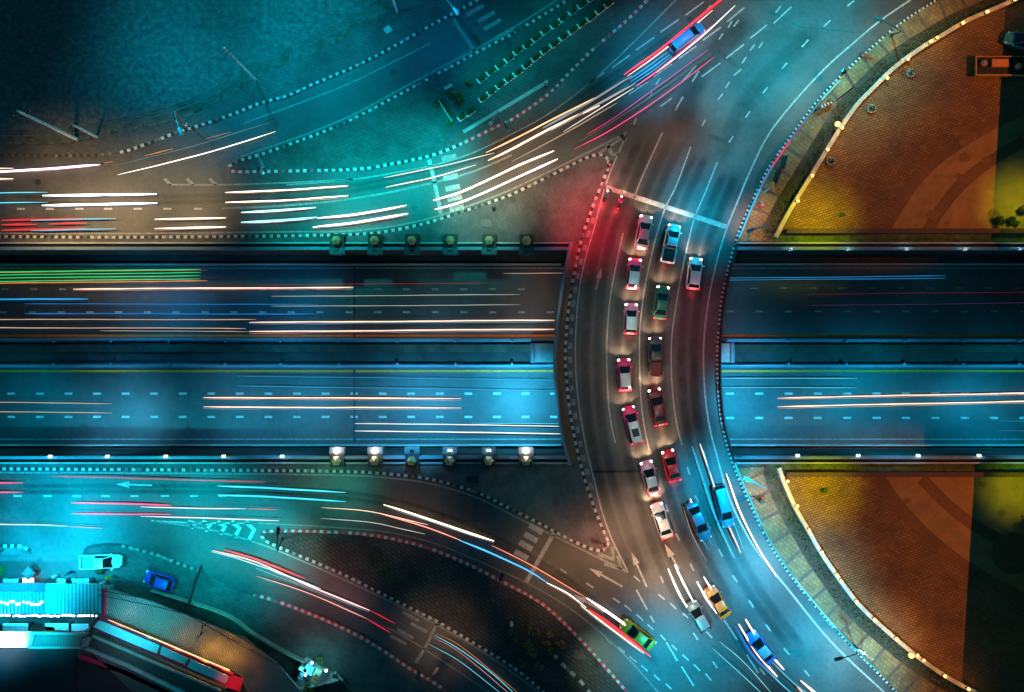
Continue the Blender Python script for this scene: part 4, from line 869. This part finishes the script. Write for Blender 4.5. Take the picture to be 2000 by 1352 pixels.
c,a=motorbike('motorcycle nearest the left kerb at the stop line',(1187,373),(1178,396),(.05,.3,.35)); person('rider in teal shirt on the motorcycle nearest the left kerb',(c.x-.1*math.cos(a),c.y-.1*math.sin(a),Z_R),a,cl('teal_shirt',(.03,.3,.35)),None,True,cl('dark_helmet',(.02,.02,.03)),'riders at the stop line')
c,a=motorbike('motorcycle right of the other one at the stop line',(1214,383),(1206,408),(.35,.05,.08)); person('rider in pink and blue clothes on the right motorcycle',(c.x-.1*math.cos(a),c.y-.1*math.sin(a),Z_R),a,cl('pink_shirt',(.65,.05,.2)),None,True,cl('blue_helmet',(.05,.15,.5)),'riders at the stop line')
person('person in blue and red standing on the upper promenade by the underpass',W(1481,405,.15),R(70),cl('red_shirt',(.7,.03,.05)),None,False,cl('blue_cap',(.1,.4,.6)))
person('person in dark clothes sitting on the pavement edge of the forecourt',W(8,1074,.14),0,cl('dark_clothes',(.03,.04,.05)),None,False)
person('person in yellow top beside the parked white pickup',W(219,1124,.14),R(200),cl('yellow_top',(.7,.45,.03)),None,False)
person('vendor in white shirt between the white table and the pickup',W(114,1122,.04),R(90),cl('white_shirt',(.75,.75,.75)),None,False)
person('person in dark blue walking between vendor and pickup',W(142,1116,.04),R(80),cl('navy_clothes',(.02,.05,.12)),None,False)
person('person in pale blue beside the yellow topped person',W(208,1135,.04),R(30),cl('pale_blue_shirt',(.4,.6,.7)),None,False)

# ------------------------------------------------------------------ market buildings, lower left
def roofslab(nm,pts,z,m,t,th=.15):
    q=MB(); q.prism(wp(pts,z),z-th,z); return q.build(nm,m,t)
def walls(pts,z,t,m): 
    q=MB(); P=[W(p[0],p[1],0) for p in pts]; P.append(P[0]); q.wall(P,.15,0,z-.16); return q.build('wall',m,t)
MR_blue=corrugated('blue_translucent_roof',(.015,.10,.42),.45); MR_cy=corrugated('zinc_roof',(.24,.30,.31),.45); MR_gr=corrugated('grey_roof',(.15,.155,.15),.25,R(-22)); MR_dk=corrugated('dark_green_roof',(.03,.045,.04),.3,R(-22)); M['redm']=mat('red_metal',(.5,.01,.05),.5); M['sign']=mat('sign_panel_blank',(.5,.54,.55),.6,.1,.5)
M['bld']=mat('rendered_wall',(.2,.2,.19),.85,.2,.5); M['dkroof']=mat('black_felt_roof',(.012,.014,.015),.9,.4,.4)
t=thing('market_shed','market shed with blue striped roof and red front edge at the left edge','shed',W(40,1172)); 
def loc(o,t): o.location=-t.location; return o
loc(roofslab('roof',[(-60,1156),(88,1156),(88,1199),(-60,1199)],4.2,MR_blue,t),t); loc(roofslab('front_fascia',[(-60,1139),(88,1139),(88,1155.6),(-60,1155.6)],4.3,mat('dark_red_canopy',(.3,.03,.07),.6,.2,1),t),t); loc(walls([(-60,1143),(84,1143),(84,1172),(-60,1172)],4.0,t,M['bld']),t)
q=MB(); random.seed(3)
for k in range(16):
    x=-10+k*6+random.uniform(-2,2); p=W(x,1178+random.uniform(-3,3),4.25); q.box((p.x,p.y,4.26),(random.uniform(.1,.35),random.uniform(.15,.3),.06))
loc(q.build('roof_lamp',emis('roof_lamp_glow',(.85,.95,1),5),t),t)
t=thing('market_shed','market shed with pale ribbed metal roof and red end board','shed',W(144,1172))
loc(roofslab('roof',[(88.5,1140),(199,1141),(199,1199),(88.5,1199)],4.2,MR_cy,t),t); loc(roofslab('end_board',[(199.3,1150),(204.5,1150),(203.5,1205),(198.5,1205)],4.6,M['redm'],t,.5),t); loc(walls([(124,1143),(224,1143),(224,1172),(124,1172)],4.0,t,M['bld']),t)
t=thing('lamp_row','row of small white lamps along the back eaves of the market sheds','lamp'); q=MB()
for k in range(26):
    x=3+k*7.4+random.uniform(-2,2); p=W(x,1203+random.uniform(-1,1),4.0); q.box((p.x,p.y,3.95),(random.uniform(.12,.5),.18,.1))
q.build('bulb',emis('eaves_bulb',(.8,.96,1),6),t)
t2=thing('market_building','long low building with grey ribbed roof behind the garden wall','building',W(380,1260))
loc(roofslab('roof',[(208,1149),(300,1176),(480,1247),(545,1300),(590,1352),(610,1400),(500,1400),(470,1320),(450,1308),(330,1255),(206,1208)],3.4,MR_gr,t2),t2); loc(walls([(245,1168),(300,1186),(470,1256),(520,1305),(500,1320),(440,1275),(330,1230),(245,1190)],3.2,t2,M['bld']),t2)
t3=thing('signboard_roof','slanted row of blank grey sign panels in red frames along the shop front','signboard',W(320,1265))
for pts in ([(193,1212),(312,1261),(306,1277),(181,1226)],[(315,1263),(368,1287),(361,1298),(312,1278)],[(371,1288),(448,1322),(440,1338),(364,1305)]):
    loc(roofslab('sign_panel',pts,5.6,M['sign'],t3),t3)
q=MB()
for a,b in (((190,1207),(455,1318)),((178,1226),(446,1341)),((192,1207),(178,1226)),((313,1261),(309,1278)),((370,1287),(363,1302)),((455,1318),(446,1341))): q.wall([W(*a,5.7),W(*b,5.7)],.22,5.4,5.72)
loc(q.build('frame',M['redm'],t3),t3); loc(roofslab('end_panel',[(450,1320),(476,1325),(468,1351),(441,1342)],5.75,M['redm'],t3),t3)
q=MB(); q.tube([W(212,1212,5.2),W(320,1256,5.2),W(448,1310,5.2)],.1,6); loc(q.build('light_tube',emis('warm_tube',(1,.66,.3),2.2),t3),t3)
for x,y,c,e in ((235,1213,(1,.85,.7),60),(290,1240,(.1,.9,.6),90),(345,1262,(1,.5,.2),110),(400,1285,(1,.42,.05),330),(440,1300,(1,.45,.05),200)):
    point(W(x+6,y-6,5.1),c,e,.15)
t4=thing('shop_building','dark green roofed shop with pale edge strip in the lower left','building',W(300,1310))
loc(roofslab('roof',[(176,1232),(438,1346),(500,1420),(330,1420),(168,1265),(168,1245)],5.0,MR_dk,t4),t4)
q=MB(); q.wall([W(165,1266,5.2),W(250,1301,5.2),(W(345,1348,5.2)),W(420,1385,5.2)],.45,4.7,5.2); q.wall([W(174,1246,5.2),W(165,1266,5.2)],.45,4.7,5.2); q.wall([W(180,1243,5.2),W(430,1350,5.2)],.25,4.7,5.2); loc(q.build('roof_edge',M['conc'],t4),t4)
q=MB(); q.wall([W(155,1282,5.0),W(240,1312,5.0),W(345,1362,5.0)],.55,4.3,5.0); loc(q.build('gutter',M['redm'],t4),t4)
loc(roofslab('lower_roof',[(150,1285),(345,1366),(380,1460),(150,1460)],4.2,M['dkroof'],t4),t4)
loc(walls([(225,1240),(450,1335),(400,1370),(225,1250)],4.8,t4,M['bld']),t4)
t5=thing('warehouse','dark flat roofed building in the lower left corner','building',W(70,1320))
loc(roofslab('roof',[(-100,1268),(149,1268),(149,1470),(-100,1470)],4.0,M['dkroof'],t5),t5); loc(walls([(-60,1252),(175,1252),(175,1400),(-60,1400)],3.8,t5,M['bld']),t5)
t6=thing('lit_canopy','white canopy glaring under lamps with a ribbed panel to its right','canopy',W(70,1250))
loc(roofslab('canopy_sheet',[(-60,1234),(62,1234),(54,1265),(-60,1265)],4.6,mat('white_sheet',(.85,.85,.86),.5),t6),t6); loc(roofslab('ribbed_panel',[(72,1241),(162,1242),(156,1262),(60,1261)],4.6,corrugated('green_panel',(.12,.2,.18),.2),t6),t6)
q=MB(); 
for a,b in (((60,1237),(172,1239)),((56,1265),(162,1265)),((172,1239),(162,1265)),((66,1238),(58,1264))): q.wall([W(*a,4.7),W(*b,4.7)],.3,4.4,4.72)
loc(q.build('frame',M['conc'],t6),t6)
q=MB()
for x,y in((-50,1240),(-50,1262),(150,1243),(150,1260)): p=W(x,y,4.4); q.box((p.x,p.y,2.2),(.15,.15,4.4))
loc(q.build('post',M['metal'],t6),t6)
light_pool(5,1250,52,(235,235,240),4,z=4.6,alb=.6,k=3,name='canopy_light'); light_pool(290,1190,120,(0,120,132),9,z=3.4,alb=.15,name='roof_fill'); light_pool(230,1310,110,(58,18,26),10,z=5,alb=.35,name='roof_fill'); light_pool(455,1330,30,(150,40,40),5,z=5.7,alb=.35,name='roof_fill'); light_pool(290,1275,150,(0,84,92),9,z=5.6,alb=.4,name='roof_fill'); light_pool(100,1225,90,(0,200,230),6,z=3,alb=.3,name='canopy_light')  # roof spots are added to bring out the roof and panel colours
# clutter in the gap
for x,y,wd,ht,a,c,lb in ((105,1228,1.3,.6,R(-8),(.5,.13,.06),'red brown tarpaulin table between sheds and canopy'),(40,1220,3.2,.5,0,(.4,.6,.65),'long pale blue covered stall behind the blue roofed shed'),(120,1219,3.0,.45,0,(.45,.65,.7),'long pale stall behind the ribbed roof shed'),(165,1220,2.2,.45,0,(.4,.55,.6),'short pale stall left of the red frame')):
    p=W(x,y,0); t=thing('market_stall',lb,'stall',p,a); q=MB(); q.box((0,0,.95),(wd,ht*2,.1)); q.build('table_top',mat('stall_cloth',c,.8,.2,2),t)
    for sx in(-1,1):
        for sy in(-1,1): q=MB(); q.box((sx*(wd/2-.1),sy*(ht-.1),.45),(.06,.06,.9)); q.build('leg',M['metal'],t)
def stall(lb,px,py,wd,dp,rz,c,h=.9,glow=None):
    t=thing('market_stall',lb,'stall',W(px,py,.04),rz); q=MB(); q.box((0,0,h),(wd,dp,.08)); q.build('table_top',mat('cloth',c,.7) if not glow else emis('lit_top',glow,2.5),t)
    for sx in(-1,1):
        for sy in(-1,1): q=MB(); q.box((sx*(wd/2-.08),sy*(dp/2-.08),h/2-.02),(.06,.06,h-.05)); q.build('leg',M['metal'],t)
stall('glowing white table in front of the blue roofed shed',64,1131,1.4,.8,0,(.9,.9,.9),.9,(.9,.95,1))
stall('long pale counter left of the glowing table',30,1130,1.9,.45,0,(.6,.75,.8)); stall('blue counter right of the walking person',165,1131,2.2,.6,0,(.3,.6,.7)); stall('pale box counter left of the walking person',128,1131,1.1,.6,0,(.5,.7,.75))
t=thing('parasol','dark folded parasol above the glowing table','parasol',W(72,1112,.04)); q=MB(); q.tube([(0,0,0),(0,0,2.2)],.03); q.build('pole',M['metal'],t); q=MB(); q.lathe((0,0,1.7),[(.9,0),(.5,.3),(.02,.5)],4); q.build('canopy',mat('grey_canvas',(.06,.08,.09),.8),t)
shrub(200,1112,.75,'dark leafy plant between the pickup and the sheds',[M['leafd'],M['leafm']],n=220)
shrub(6,1112,.6,'green plant at the left edge of the forecourt',[M['leafm'],M['leafy']],n=160)
for x,y,e in ((30,1122,130),(110,1124,150),(180,1126,130)): point(W(x,y,3.4),(.1,.75,1),e,.2)
# garden wall and wires
q=MB(); q.wall(wp(crv([(300,1150),(440,1196),(500,1236),(580,1281),(642,1306)]),0),.2,0,.9); tag(q.build('garden_wall',mat('wall_plaster',(.34,.30,.24),.85,.3,.8)),'thin pale garden wall behind the parked blue car','wall')
q=MB(); p=[(205,1155),(365,1190)]
for dx in(0,10):
    q.tube([W(190,1152+dx,6.5),W(300,1172+dx*1.2,6.2),W(366,1190+dx,8.6)],.05,5); q.tube([W(366,1190+dx,8.6),W(450,1235+dx*1.4,7.5),W(620,1330+dx,8.5)],.05,5)
tag(q.build('overhead_cable',M['black']),'black overhead cables crossing the grey ribbed roof','cable')
# lit shrine stall at the bottom
t=thing('shrine_platform','small triangular lit platform with plants and blue roof at the bottom edge','platform',W(615,1315))
q=MB(); q.prism(wp([(575,1348),(592,1290),(600,1281),(660,1318),(664,1326)],0),.14,.5); loc(q.build('platform_base',M['conc'],t),t)
q=MB(); q.wall([W(575,1347,.6),W(662,1326,.6)],.25,.5,1.0); q.wall([W(655,1312,.6),W(670,1328,.6)],.2,.5,.9); loc(q.build('rail',M['white'],t),t)
for x,y,wd,dp,c,nm in ((606,1306,1.1,1.0,(.05,.45,.6),'blue_roof'),(620,1312,.9,.8,(.5,.55,.4),'pale_roof'),(617,1322,.5,.8,(.5,.14,.05),'red_cabinet'),(593,1306,.9,.5,(.4,.55,.5),'shelf'),(590,1318,.5,.8,(.1,.35,.45),'bench_top')):
    q=MB(); p=W(x,y,1.2); q.box((p.x,p.y,1.0),(wd,dp,1.0),R(-30)); q.box((p.x,p.y,1.56),(wd*1.15,dp*1.15,.1),R(-30)); loc(q.build(nm,mat(nm,c,.6),t),t)
for x,y in((609,1295),(637,1310),(597,1318)): q=MB(); p=W(x,y,1.9); q.ball(p,.16); loc(q.build('lamp',emis('shrine_lamp',(.6,.9,1),12),t),t); point(W(x,y-3,2.4),(.15,.8,.85),150,.15)
shrub(630,1284,.7,'yellow green plant above the lit platform',[M['leafy'],M['leafm']],z=.14,n=240); shrub(605,1340,.8,'yellow green plant below the lit platform',[M['leafy'],M['leafm']],z=.14,n=280); shrub(655,1318,.4,'small dark plant inside the rail of the lit platform',[M['leafd']],z=.5,n=80)

# slab added beyond the right edge to cut the amber light straight
z=8.0
q=MB(); q.prism([(67.6,30.8),(63.4,-37.6),(62.6,-52),(88,-52),(92,60),(69.4,60)],7.7,8.0); t=thing('shade_slab','long flat unseen slab added east of the plazas to cut the amber light','canopy',(0,0,0)); q.build('roof',M['conc'],t)
q=MB(); [q.box((x,y,3.85),(.4,.4,7.7)) for x in(76,86) for y in(-45,-15,15,45)]; q.build('column',M['conc'],t)

# ------------------------------------------------------------------ light trails of passing traffic
WH=(1,.93,.9); PE=(1,.66,.44); BL_=(.02,.30,.95); CY=(.12,.75,1); RD=(1,.01,.03); PK=(1,.06,.22); OR=(1,.26,.05); GN=(.02,.9,.22); LI=(.85,.75,1)
EM={}
def em(c,s_):
    k=(c,s_)
    if k not in EM:
        m=emis('trail_glow',c,s_); t=m.node_tree; b=t.nodes['Principled BSDF']
        tc=t.nodes.new('ShaderNodeTexCoord'); n=t.nodes.new('ShaderNodeTexNoise'); n.inputs['Scale'].default_value=.2; n.inputs['Detail'].default_value=3; n.inputs['Roughness'].default_value=.6
        mr=t.nodes.new('ShaderNodeMapRange'); mr.inputs['From Min'].default_value=.3; mr.inputs['From Max'].default_value=.7; mr.inputs['To Min'].default_value=.8*s_; mr.inputs['To Max'].default_value=1.25*s_
        t.links.new(tc.outputs['Object'],n.inputs['Vector']); t.links.new(n.outputs['Fac'],mr.inputs[0]); t.links.new(mr.outputs[0],b.inputs['Emission Strength'])
        EM[k]=m
    return EM[k]
def tapered(P,r):
    """tube with softly tapered ends and a slight sway"""
    L=[0]
    for a,b in zip(P,P[1:]): L.append(L[-1]+(b-a).length)
    tot=L[-1]; out=MB(); vs=[]; n=6; ph=random.uniform(0,6); sm=[]
    N=max(8,int(tot/.8)); 
    for i in range(N+1):
        d=tot*i/N
        k=max(j for j in range(len(L)) if L[j]<=d+1e-6); k=min(k,len(P)-2); f=(d-L[k])/max(1e-6,L[k+1]-L[k])
        sm.append(P[k].lerp(P[k+1],f))
    for i,p in enumerate(sm):
        d=tot*i/N; e=min(d,tot-d); w_=.35+.65*min(1,e/2.2)
        w_*=.93+.07*math.sin(d*.35+ph)+.03*math.sin(d*1.1+ph*2)
        dr=(sm[min(i+1,N)]-sm[max(i-1,0)]).normalized(); u=dr.cross(Vector((0,0,1))).normalized(); v=u.cross(dr)
        q=p+u*(.018*math.sin(d*.23+ph)+.008*math.sin(d*.9+ph))
        for m_ in range(n):
            a=2*math.pi*m_/n; vs.append(q+u*math.cos(a)*r*w_+v*math.sin(a)*r*w_)
    out.add(vs,[(i*n+m_,i*n+(m_+1)%n,(i+1)*n+(m_+1)%n,(i+1)*n+m_) for i in range(N) for m_ in range(n)]+[tuple(range(n))[::-1],tuple(N*n+m_ for m_ in range(n))])
    return out
def trail(label,strips,zr=0.0,zl=.75):
    t=thing('light_trail',label,'light trail',(0,0,0),0,'light trails of passing vehicles')
    for pts,c,r,s_ in strips:
        P=wp(crv(pts,14),zr+zl); q=tapered(P,r*(.66 if s_<4 else .8)); q.build('streak',em(c,round(s_*(.58 if zr<-1 else .85),2)),t)
        if s_>=2.5 and r>=.11:                      # a thin companion streak in a random colour, added beside the bright core
            fr=random.choice(((1,.35,.12),(.9,.3,.35),(.35,.55,.8),(1,.5,.2)))
            Q=[p+Vector((.0,-.16-random.random()*.1,.12)) for p in P]; tapered(Q,.035).build('side_streak',em(fr,.7),t)
T=trail
T('bundle of four green streaks and two orange ones at the left edge of the underpass',[([(-90,532.5),(392,526)],GN,.11,1.5),([(-90,538.5),(392,532.3)],GN,.09,1.5),([(-90,544.5),(392,538.5)],GN,.09,1.5),([(-90,551),(392,544.7)],GN,.09,1.5),([(-90,554.5),(405,548.5)],OR,.12,1.4),([(-90,534),(405,527.8)],OR,.08,.5)],ZT)
T('single peach streak just below the green bundle',[([(143,564.5),(690,561.5)],PE,.12,3)],ZT)
T('short bright blue streak at the left edge of the underpass',[([(-90,584.5),(172,584.5)],(.03,.45,1),.17,1.4)],ZT)
T('pair of long deep blue streaks in the upper carriageway',[([(48,593.5),(620,595)],BL_,.09,.8),([(48,612.5),(620,614)],BL_,.12,.9)],ZT)
T('pair of dim peach streaks at the left of the upper carriageway',[([(-90,624),(500,624.5)],PE,.09,1.0),([(-90,640),(480,641.5)],PE,.09,1.1)],ZT)
T('pair of bright peach streaks running under the bridge along the orange line',[([(487,630),(1083,625.5)],PE,.12,3),([(487,648),(1083,643)],PE,.12,3),([(195,646),(487,648)],PE,.06,1)],ZT)
T('pair of thin pale streaks in the middle of the upper carriageway',[([(530,579),(1016,575.5)],WH,.06,.9),([(530,598.5),(1016,595.5)],WH,.06,.9)],ZT)
T('short thin pale streak beside the left bridge parapet',[([(982,534.5),(1100,533.5)],PE,.06,1)],ZT)
T('very thin red streak in the upper carriageway',[([(500,556.5),(950,553)],RD,.05,.5)],ZT)
T('close pair of thin blue streaks right of the bridge',[([(1402,543.5),(1848,539)],(.03,.4,.9),.07,.9),([(1402,547.5),(1848,543.5)],(.03,.4,.9),.07,.9)],ZT)
T('pair of faint red streaks right of the bridge',[([(1570,575),(2080,570)],RD,.035,.3),([(1570,597),(2080,591)],(.4,.1,.5),.035,.3)],ZT)
T('pair of thin peach streaks at the left of the lower carriageway',[([(-90,785),(218,788.5)],PE,.07,1.2),([(-90,803),(218,807)],PE,.07,1.2)],ZT)
T('pair of bright peach streaks in the middle of the lower carriageway',[([(397,776.5),(902,778.5)],PE,.12,3),([(397,795),(902,797)],PE,.12,3)],ZT)
T('pair of thin blue streaks beside the yellow line',[([(463,734.5),(1090,743)],(.05,.5,.95),.06,.7),([(463,754),(1090,763)],(.05,.5,.95),.07,.8)],ZT)
T('pair of pale streaks running under the bridge above the blazing lamps',[([(693,827),(1098,832.5)],WH,.1,2),([(693,841.5),(1098,847.5)],WH,.11,2.4)],ZT)
T('short cyan white streak beside the left bridge parapet, lower carriageway',[([(921,827),(1093,827.5)],CY,.09,1.2)],ZT)
T('pair of cyan streaks just right of the bridge, lower carriageway',[([(1400,739),(1674,739.5)],CY,.1,.9),([(1400,757),(1673,757.5)],CY,.1,.9)],ZT)
T('pair of rising peach white streaks at the right of the lower carriageway',[([(1518,777.5),(2090,766)],(1,.75,.55),.13,2.5),([(1518,794.5),(2090,782)],(1,.75,.55),.13,2.5)],ZT)
T('pair of thin cyan streaks at the right edge of the lower carriageway',[([(1947,823),(2090,823)],CY,.05,.5),([(1947,842),(2090,842)],CY,.05,.5)],ZT)
# upper left side road
T('bright pink white streak at the left edge below the utility poles',[([(-90,340),(80,331),(195,321.5)],(1,.7,.85),.17,4)])
T('pair of short peach streaks at the left edge of the upper side road',[([(-90,330),(26,329)],PE,.15,2),([(-90,350),(26,349)],PE,.15,2.5)])
T('long white streak curving along the ramp with a thin orange one',[([(230,342),(330,318),(430,291),(538,257)],(1,.8,.65),.1,3),([(228,323),(300,305),(380,285),(530,238)],(.3,.6,.65),.05,.5)])
T('short orange streak at the start of the ramp',[([(204,318.5),(221,315.5)],OR,.08,1.5)]); T('short orange streak in the middle of the ramp',[([(283,304),(338,290.5)],OR,.08,1.5)]); T('faint orange streak farthest up the ramp',[([(400,272),(452,258)],OR,.06,.9)])
T('pair of pale cyan streaks at the left of the upper side road',[([(-90,378),(93,376)],CY,.1,1.4),([(-90,397.5),(93,395.5)],CY,.1,1.4)])
T('pair of thick white streaks above the dashed line of the upper side road',[([(83,382.5),(306,379)],WH,.19,4),([(82,401),(307,397)],WH,.19,4)])
T('red streaks at the left edge of the upper side road',[([(3,430.5),(170,427)],RD,.14,1.5),([(3,439),(72,438.5)],RD,.17,1.5),([(95,437.5),(170,436)],RD,.17,1.5),([(3,449.5),(170,446)],RD,.14,1.5)])
T('pair of cyan streaks overlapping the red ones',[([(60,431),(227,427)],CY,.13,.9),([(60,451),(227,446.5)],CY,.13,.9)])
T('pair of peach streaks right of the cyan pair',[([(302,428.5),(441,426)],(1,.75,.62),.17,3),([(302,447),(441,443)],(1,.75,.62),.17,3)])
T('pair of long white streaks in the teal lit upper lane',[([(440,376),(560,371),(680,363)],(1,.85,.75),.13,3.5),([(440,395),(560,391),(680,382.5)],(1,.85,.75),.13,3.5)])
T('pair of thick blue white streaks in the lower lane',[([(471,415),(560,410),(617,405)],(.35,.85,1),.2,3.5),([(471,434.5),(560,430),(619,424)],(.3,.75,1),.22,3)])
T('pair of white streaks bending right of the blue white pair',[([(620,426),(700,418),(794,401)],WH,.14,4),([(611,444),(700,434),(797,417)],(1,.82,.85),.16,4)])
T('pair of thin peach streaks crossing the slip road stop line',[([(750,347),(830,331),(890,318),(965,299)],(1,.8,.6),.09,1.6),([(753,366),(850,346),(930,322)],PE,.1,2.2)])
T('pair of bright streaks leaving the slip road crosswalk',[([(846,391),(900,375),(960,348),(1020,320),(1082,295)],(1,.86,.75),.15,4),([(849,409),(900,395),(960,370),(1030,338),(1089,311)],(1,.86,.75),.15,4)])
T('bundle of wide orange and beige streaks climbing to the blue van',[([(949,298),(1000,274),(1080,233),(1163,191)],(1,.5,.25),.15,2.2),([(953,314),(1000,291),(1090,243),(1171,206)],(1,.78,.55),.18,2.6),([(1000,316),(1100,262),(1205,201)],(.7,.5,.3),.14,.6),([(1060,250),(1150,200),(1235,148)],(.6,.75,.8),.22,.5),([(1075,256),(1160,208),(1240,163)],(.8,.75,.7),.2,.6)])
T('bundle of thin magenta and red streaks right of the blue van',[([(1122,292),(1200,250),(1300,183),(1395,112)],PK,.1,1.3),([(1147,262),(1200,230),(1300,158),(1383,97)],(.8,.05,.4),.08,.9),([(1115,286),(1240,210),(1390,106)],(.4,.35,.3),.06,.3),([(1130,278),(1250,202),(1392,101)],(.4,.35,.35),.05,.3),([(1147,262),(1190,237)],RD,.1,.9)])
T('thick red streak along the left side of the blue van with white beside it',[([(1219,146),(1296,92),(1382,21),(1430,-18)],RD,.22,2.4),([(1226,149),(1303,93),(1392,20)],(1,.7,.7),.1,2.5)])
T('white and pink streaks along the right side of the blue van',[([(1243,168),(1303,124),(1394,49)],PK,.14,1.8),([(1282,142),(1364,77),(1436,11)],WH,.11,2.4),([(1100,258),(1170,214),(1238,172)],WH,.1,1.2)])
T('bundle of blue streaks behind the blue van',[([(1229,155),(1262,133),(1303,103)],(.02,.45,1),.16,1.0),([(1233,159),(1268,136),(1308,107)],(.03,.5,1),.2,.9),([(1237,163),(1272,141),(1312,110)],(.02,.4,.9),.16,1.0)])
# lower left side road
T('pair of pink streaks at the left edge of the lower side road',[([(-90,943),(45,943.5)],PK,.14,1.4),([(-90,961.5),(45,962)],PK,.14,1.4)])
T('long red streak above the white road arrow',[([(100,931),(227,933.5),(350,937),(518,942)],RD,.1,.8)])
T('pair of thick pink streaks in the lower side road',[([(139,982.5),(240,984),(334,987)],PK,.17,1.6),([(140,1003),(240,1004),(335,1005)],PK,.15,1.5)])
T('pair of thick cyan streaks in the lower side road',[([(425,949.5),(520,953),(675,962)],(.05,.75,.95),.18,1.5),([(426,967),(520,970),(675,980)],(.05,.75,.95),.18,1.5)])
T('pair of lilac white streaks ending in red beside the chevrons',[([(274,990),(400,993),(480,994)],LI,.09,2),([(275,1009),(400,1012),(545,1017)],LI,.09,2.2),([(480,994),(543,996)],RD,.1,1.4),([(480,1015),(545,1017)],RD,.08,1.4)])
T('cyan and peach streak at the left edge above the forecourt',[([(-90,1023),(60,1025),(132,1028)],(.6,.8,.85),.11,1.6),([(132,1028),(200,1032)],OR,.1,.8)])
T('thick peach streak curving right in the lower road',[([(749,986),(800,1002),(880,1029),(965,1057)],(1,.68,.42),.16,4)])
T('thin peach streak starting in the middle of the lower road',[([(628,992),(720,999),(836,1025)],PE,.08,1.8)])
T('long streak turning red, blue then white toward the yellow taxi',[([(742,1003),(830,1029),(900,1056)],(1,.3,.25),.13,2),([(897,1055),(960,1081),(1030,1114),(1068,1138)],(.08,.5,1),.18,1.6),([(1068,1138),(1110,1160),(1145,1187)],WH,.12,3.5)])
T('long red edged white streak along the upper side of the yellow taxi',[([(960,1066),(1000,1085),(1048,1110),(1146,1168)],(1,.25,.15),.11,1.6),([(1146,1168),(1210,1212),(1271,1260)],WH,.2,4.5)])
T('thin white streak below the thick peach one',[([(627,1013),(720,1020),(780,1032),(830,1043)],WH,.06,1)])
T('red and white streak along the lower side of the yellow taxi',[([(1134,1183),(1200,1233),(1258,1276)],(1,.8,.5),.12,3),([(1150,1190),(1210,1233),(1271,1283)],RD,.3,2.0)])
T('pair of pink white streaks ending in red on the bottom road',[([(415,1075),(500,1098),(600,1143),(722,1192)],(1,.45,.4),.13,2.6),([(722,1192),(771,1218)],RD,.1,1.3),([(500,1125),(600,1158),(715,1208)],(1,.4,.35),.1,1.3),([(715,1208),(763,1236)],RD,.1,1.3)])
T('cyan white streak beside the red one on the bottom road',[([(413,1078),(470,1093),(560,1125),(626,1150)],(.5,.9,1),.12,2.2),([(437,1074),(500,1092),(595,1130)],RD,.17,1.6)])
T('pair of cyan and orange streaks leaving at the bottom edge',[([(848,1240),(900,1270),(960,1315),(1010,1360)],(.15,.65,.8),.1,1.2),([(838,1258),(900,1293),(985,1360)],(.15,.65,.8),.08,.9),([(852,1237),(905,1266),(1016,1357)],OR,.06,.8),([(846,1245),(900,1276),(1003,1362)],(1,.5,.5),.05,.8)])
# right-hand curve
T('pair of thick white streaks ahead of the pale teal hatchback',[([(1305,1111),(1321,1150),(1342,1187)],WH,.18,5),([(1318,1103),(1335,1140),(1356,1179)],WH,.18,5)])
T('pair of thick white streaks either side of the orange taxi',[([(1361,1136),(1383,1175),(1411,1210)],WH,.18,5),([(1375,1127),(1396,1162),(1424,1198)],WH,.18,5)])
T('pair of thick white streaks either side of the bright blue car',[([(1443,1219),(1475,1272),(1518,1322)],WH,.16,4.5),([(1456,1210),(1486,1257),(1531,1308)],WH,.18,4.5)])
T('pair of thin cyan streaks at the bottom left of the approach',[([(1392,1267),(1440,1310),(1500,1365)],(.15,.8,.85),.08,1),([(1405,1254),(1450,1291),(1510,1357)],(.25,.85,.85),.08,1)])
T('pair of short peach white streaks at the bottom edge of the approach',[([(1564,1330),(1610,1368)],(1,.85,.7),.17,4),([(1557,1342),(1585,1370)],(1,.5,.3),.15,3)])
T('bundle of thin cyan streaks beside the cyan van on the outer lane',[([(1358,885),(1378,950),(1400,1015),(1428,1075)],(.02,.55,1),.12,.9),([(1374,880),(1392,945),(1416,1010),(1440,1062)],(.05,.6,1),.14,1.1),([(1430,1010),(1443,1048),(1452,1072)],CY,.08,1.0)])
T('pair of soft cyan streaks trailing the cyan blue saloon',[([(1338,985),(1356,1028),(1384,1075)],(.02,.5,.95),.12,.9),([(1345,978),(1364,1020),(1392,1066)],(.05,.55,1),.1,.8)])
T('blue streak bundle curving down behind the bright blue car',[([(1436,1222),(1466,1275),(1506,1318)],(.01,.2,.9),.2,.9),([(1505,1290),(1545,1330),(1590,1365)],(.1,.6,.85),.14,.9),([(1490,1300),(1530,1340),(1560,1365)],CY,.12,.9)])
T('short thick white streak over the cyan blue saloon',[([(1348,975),(1361,1005),(1377,1042)],WH,.2,5)])
T('long peach streak curving past the cyan van',[([(1367,867),(1385,920),(1412,1000),(1447,1080)],(1,.75,.55),.12,3)])
T('white streak between the edge line and the lower right kerb',[([(1418,925),(1445,1000),(1480,1070),(1517,1126)],(1,.85,.82),.15,4)])
T('thin orange pink streak left of the cyan blue saloon',[([(1334,990),(1352,1045),(1381,1098)],(1,.5,.3),.06,.8)])
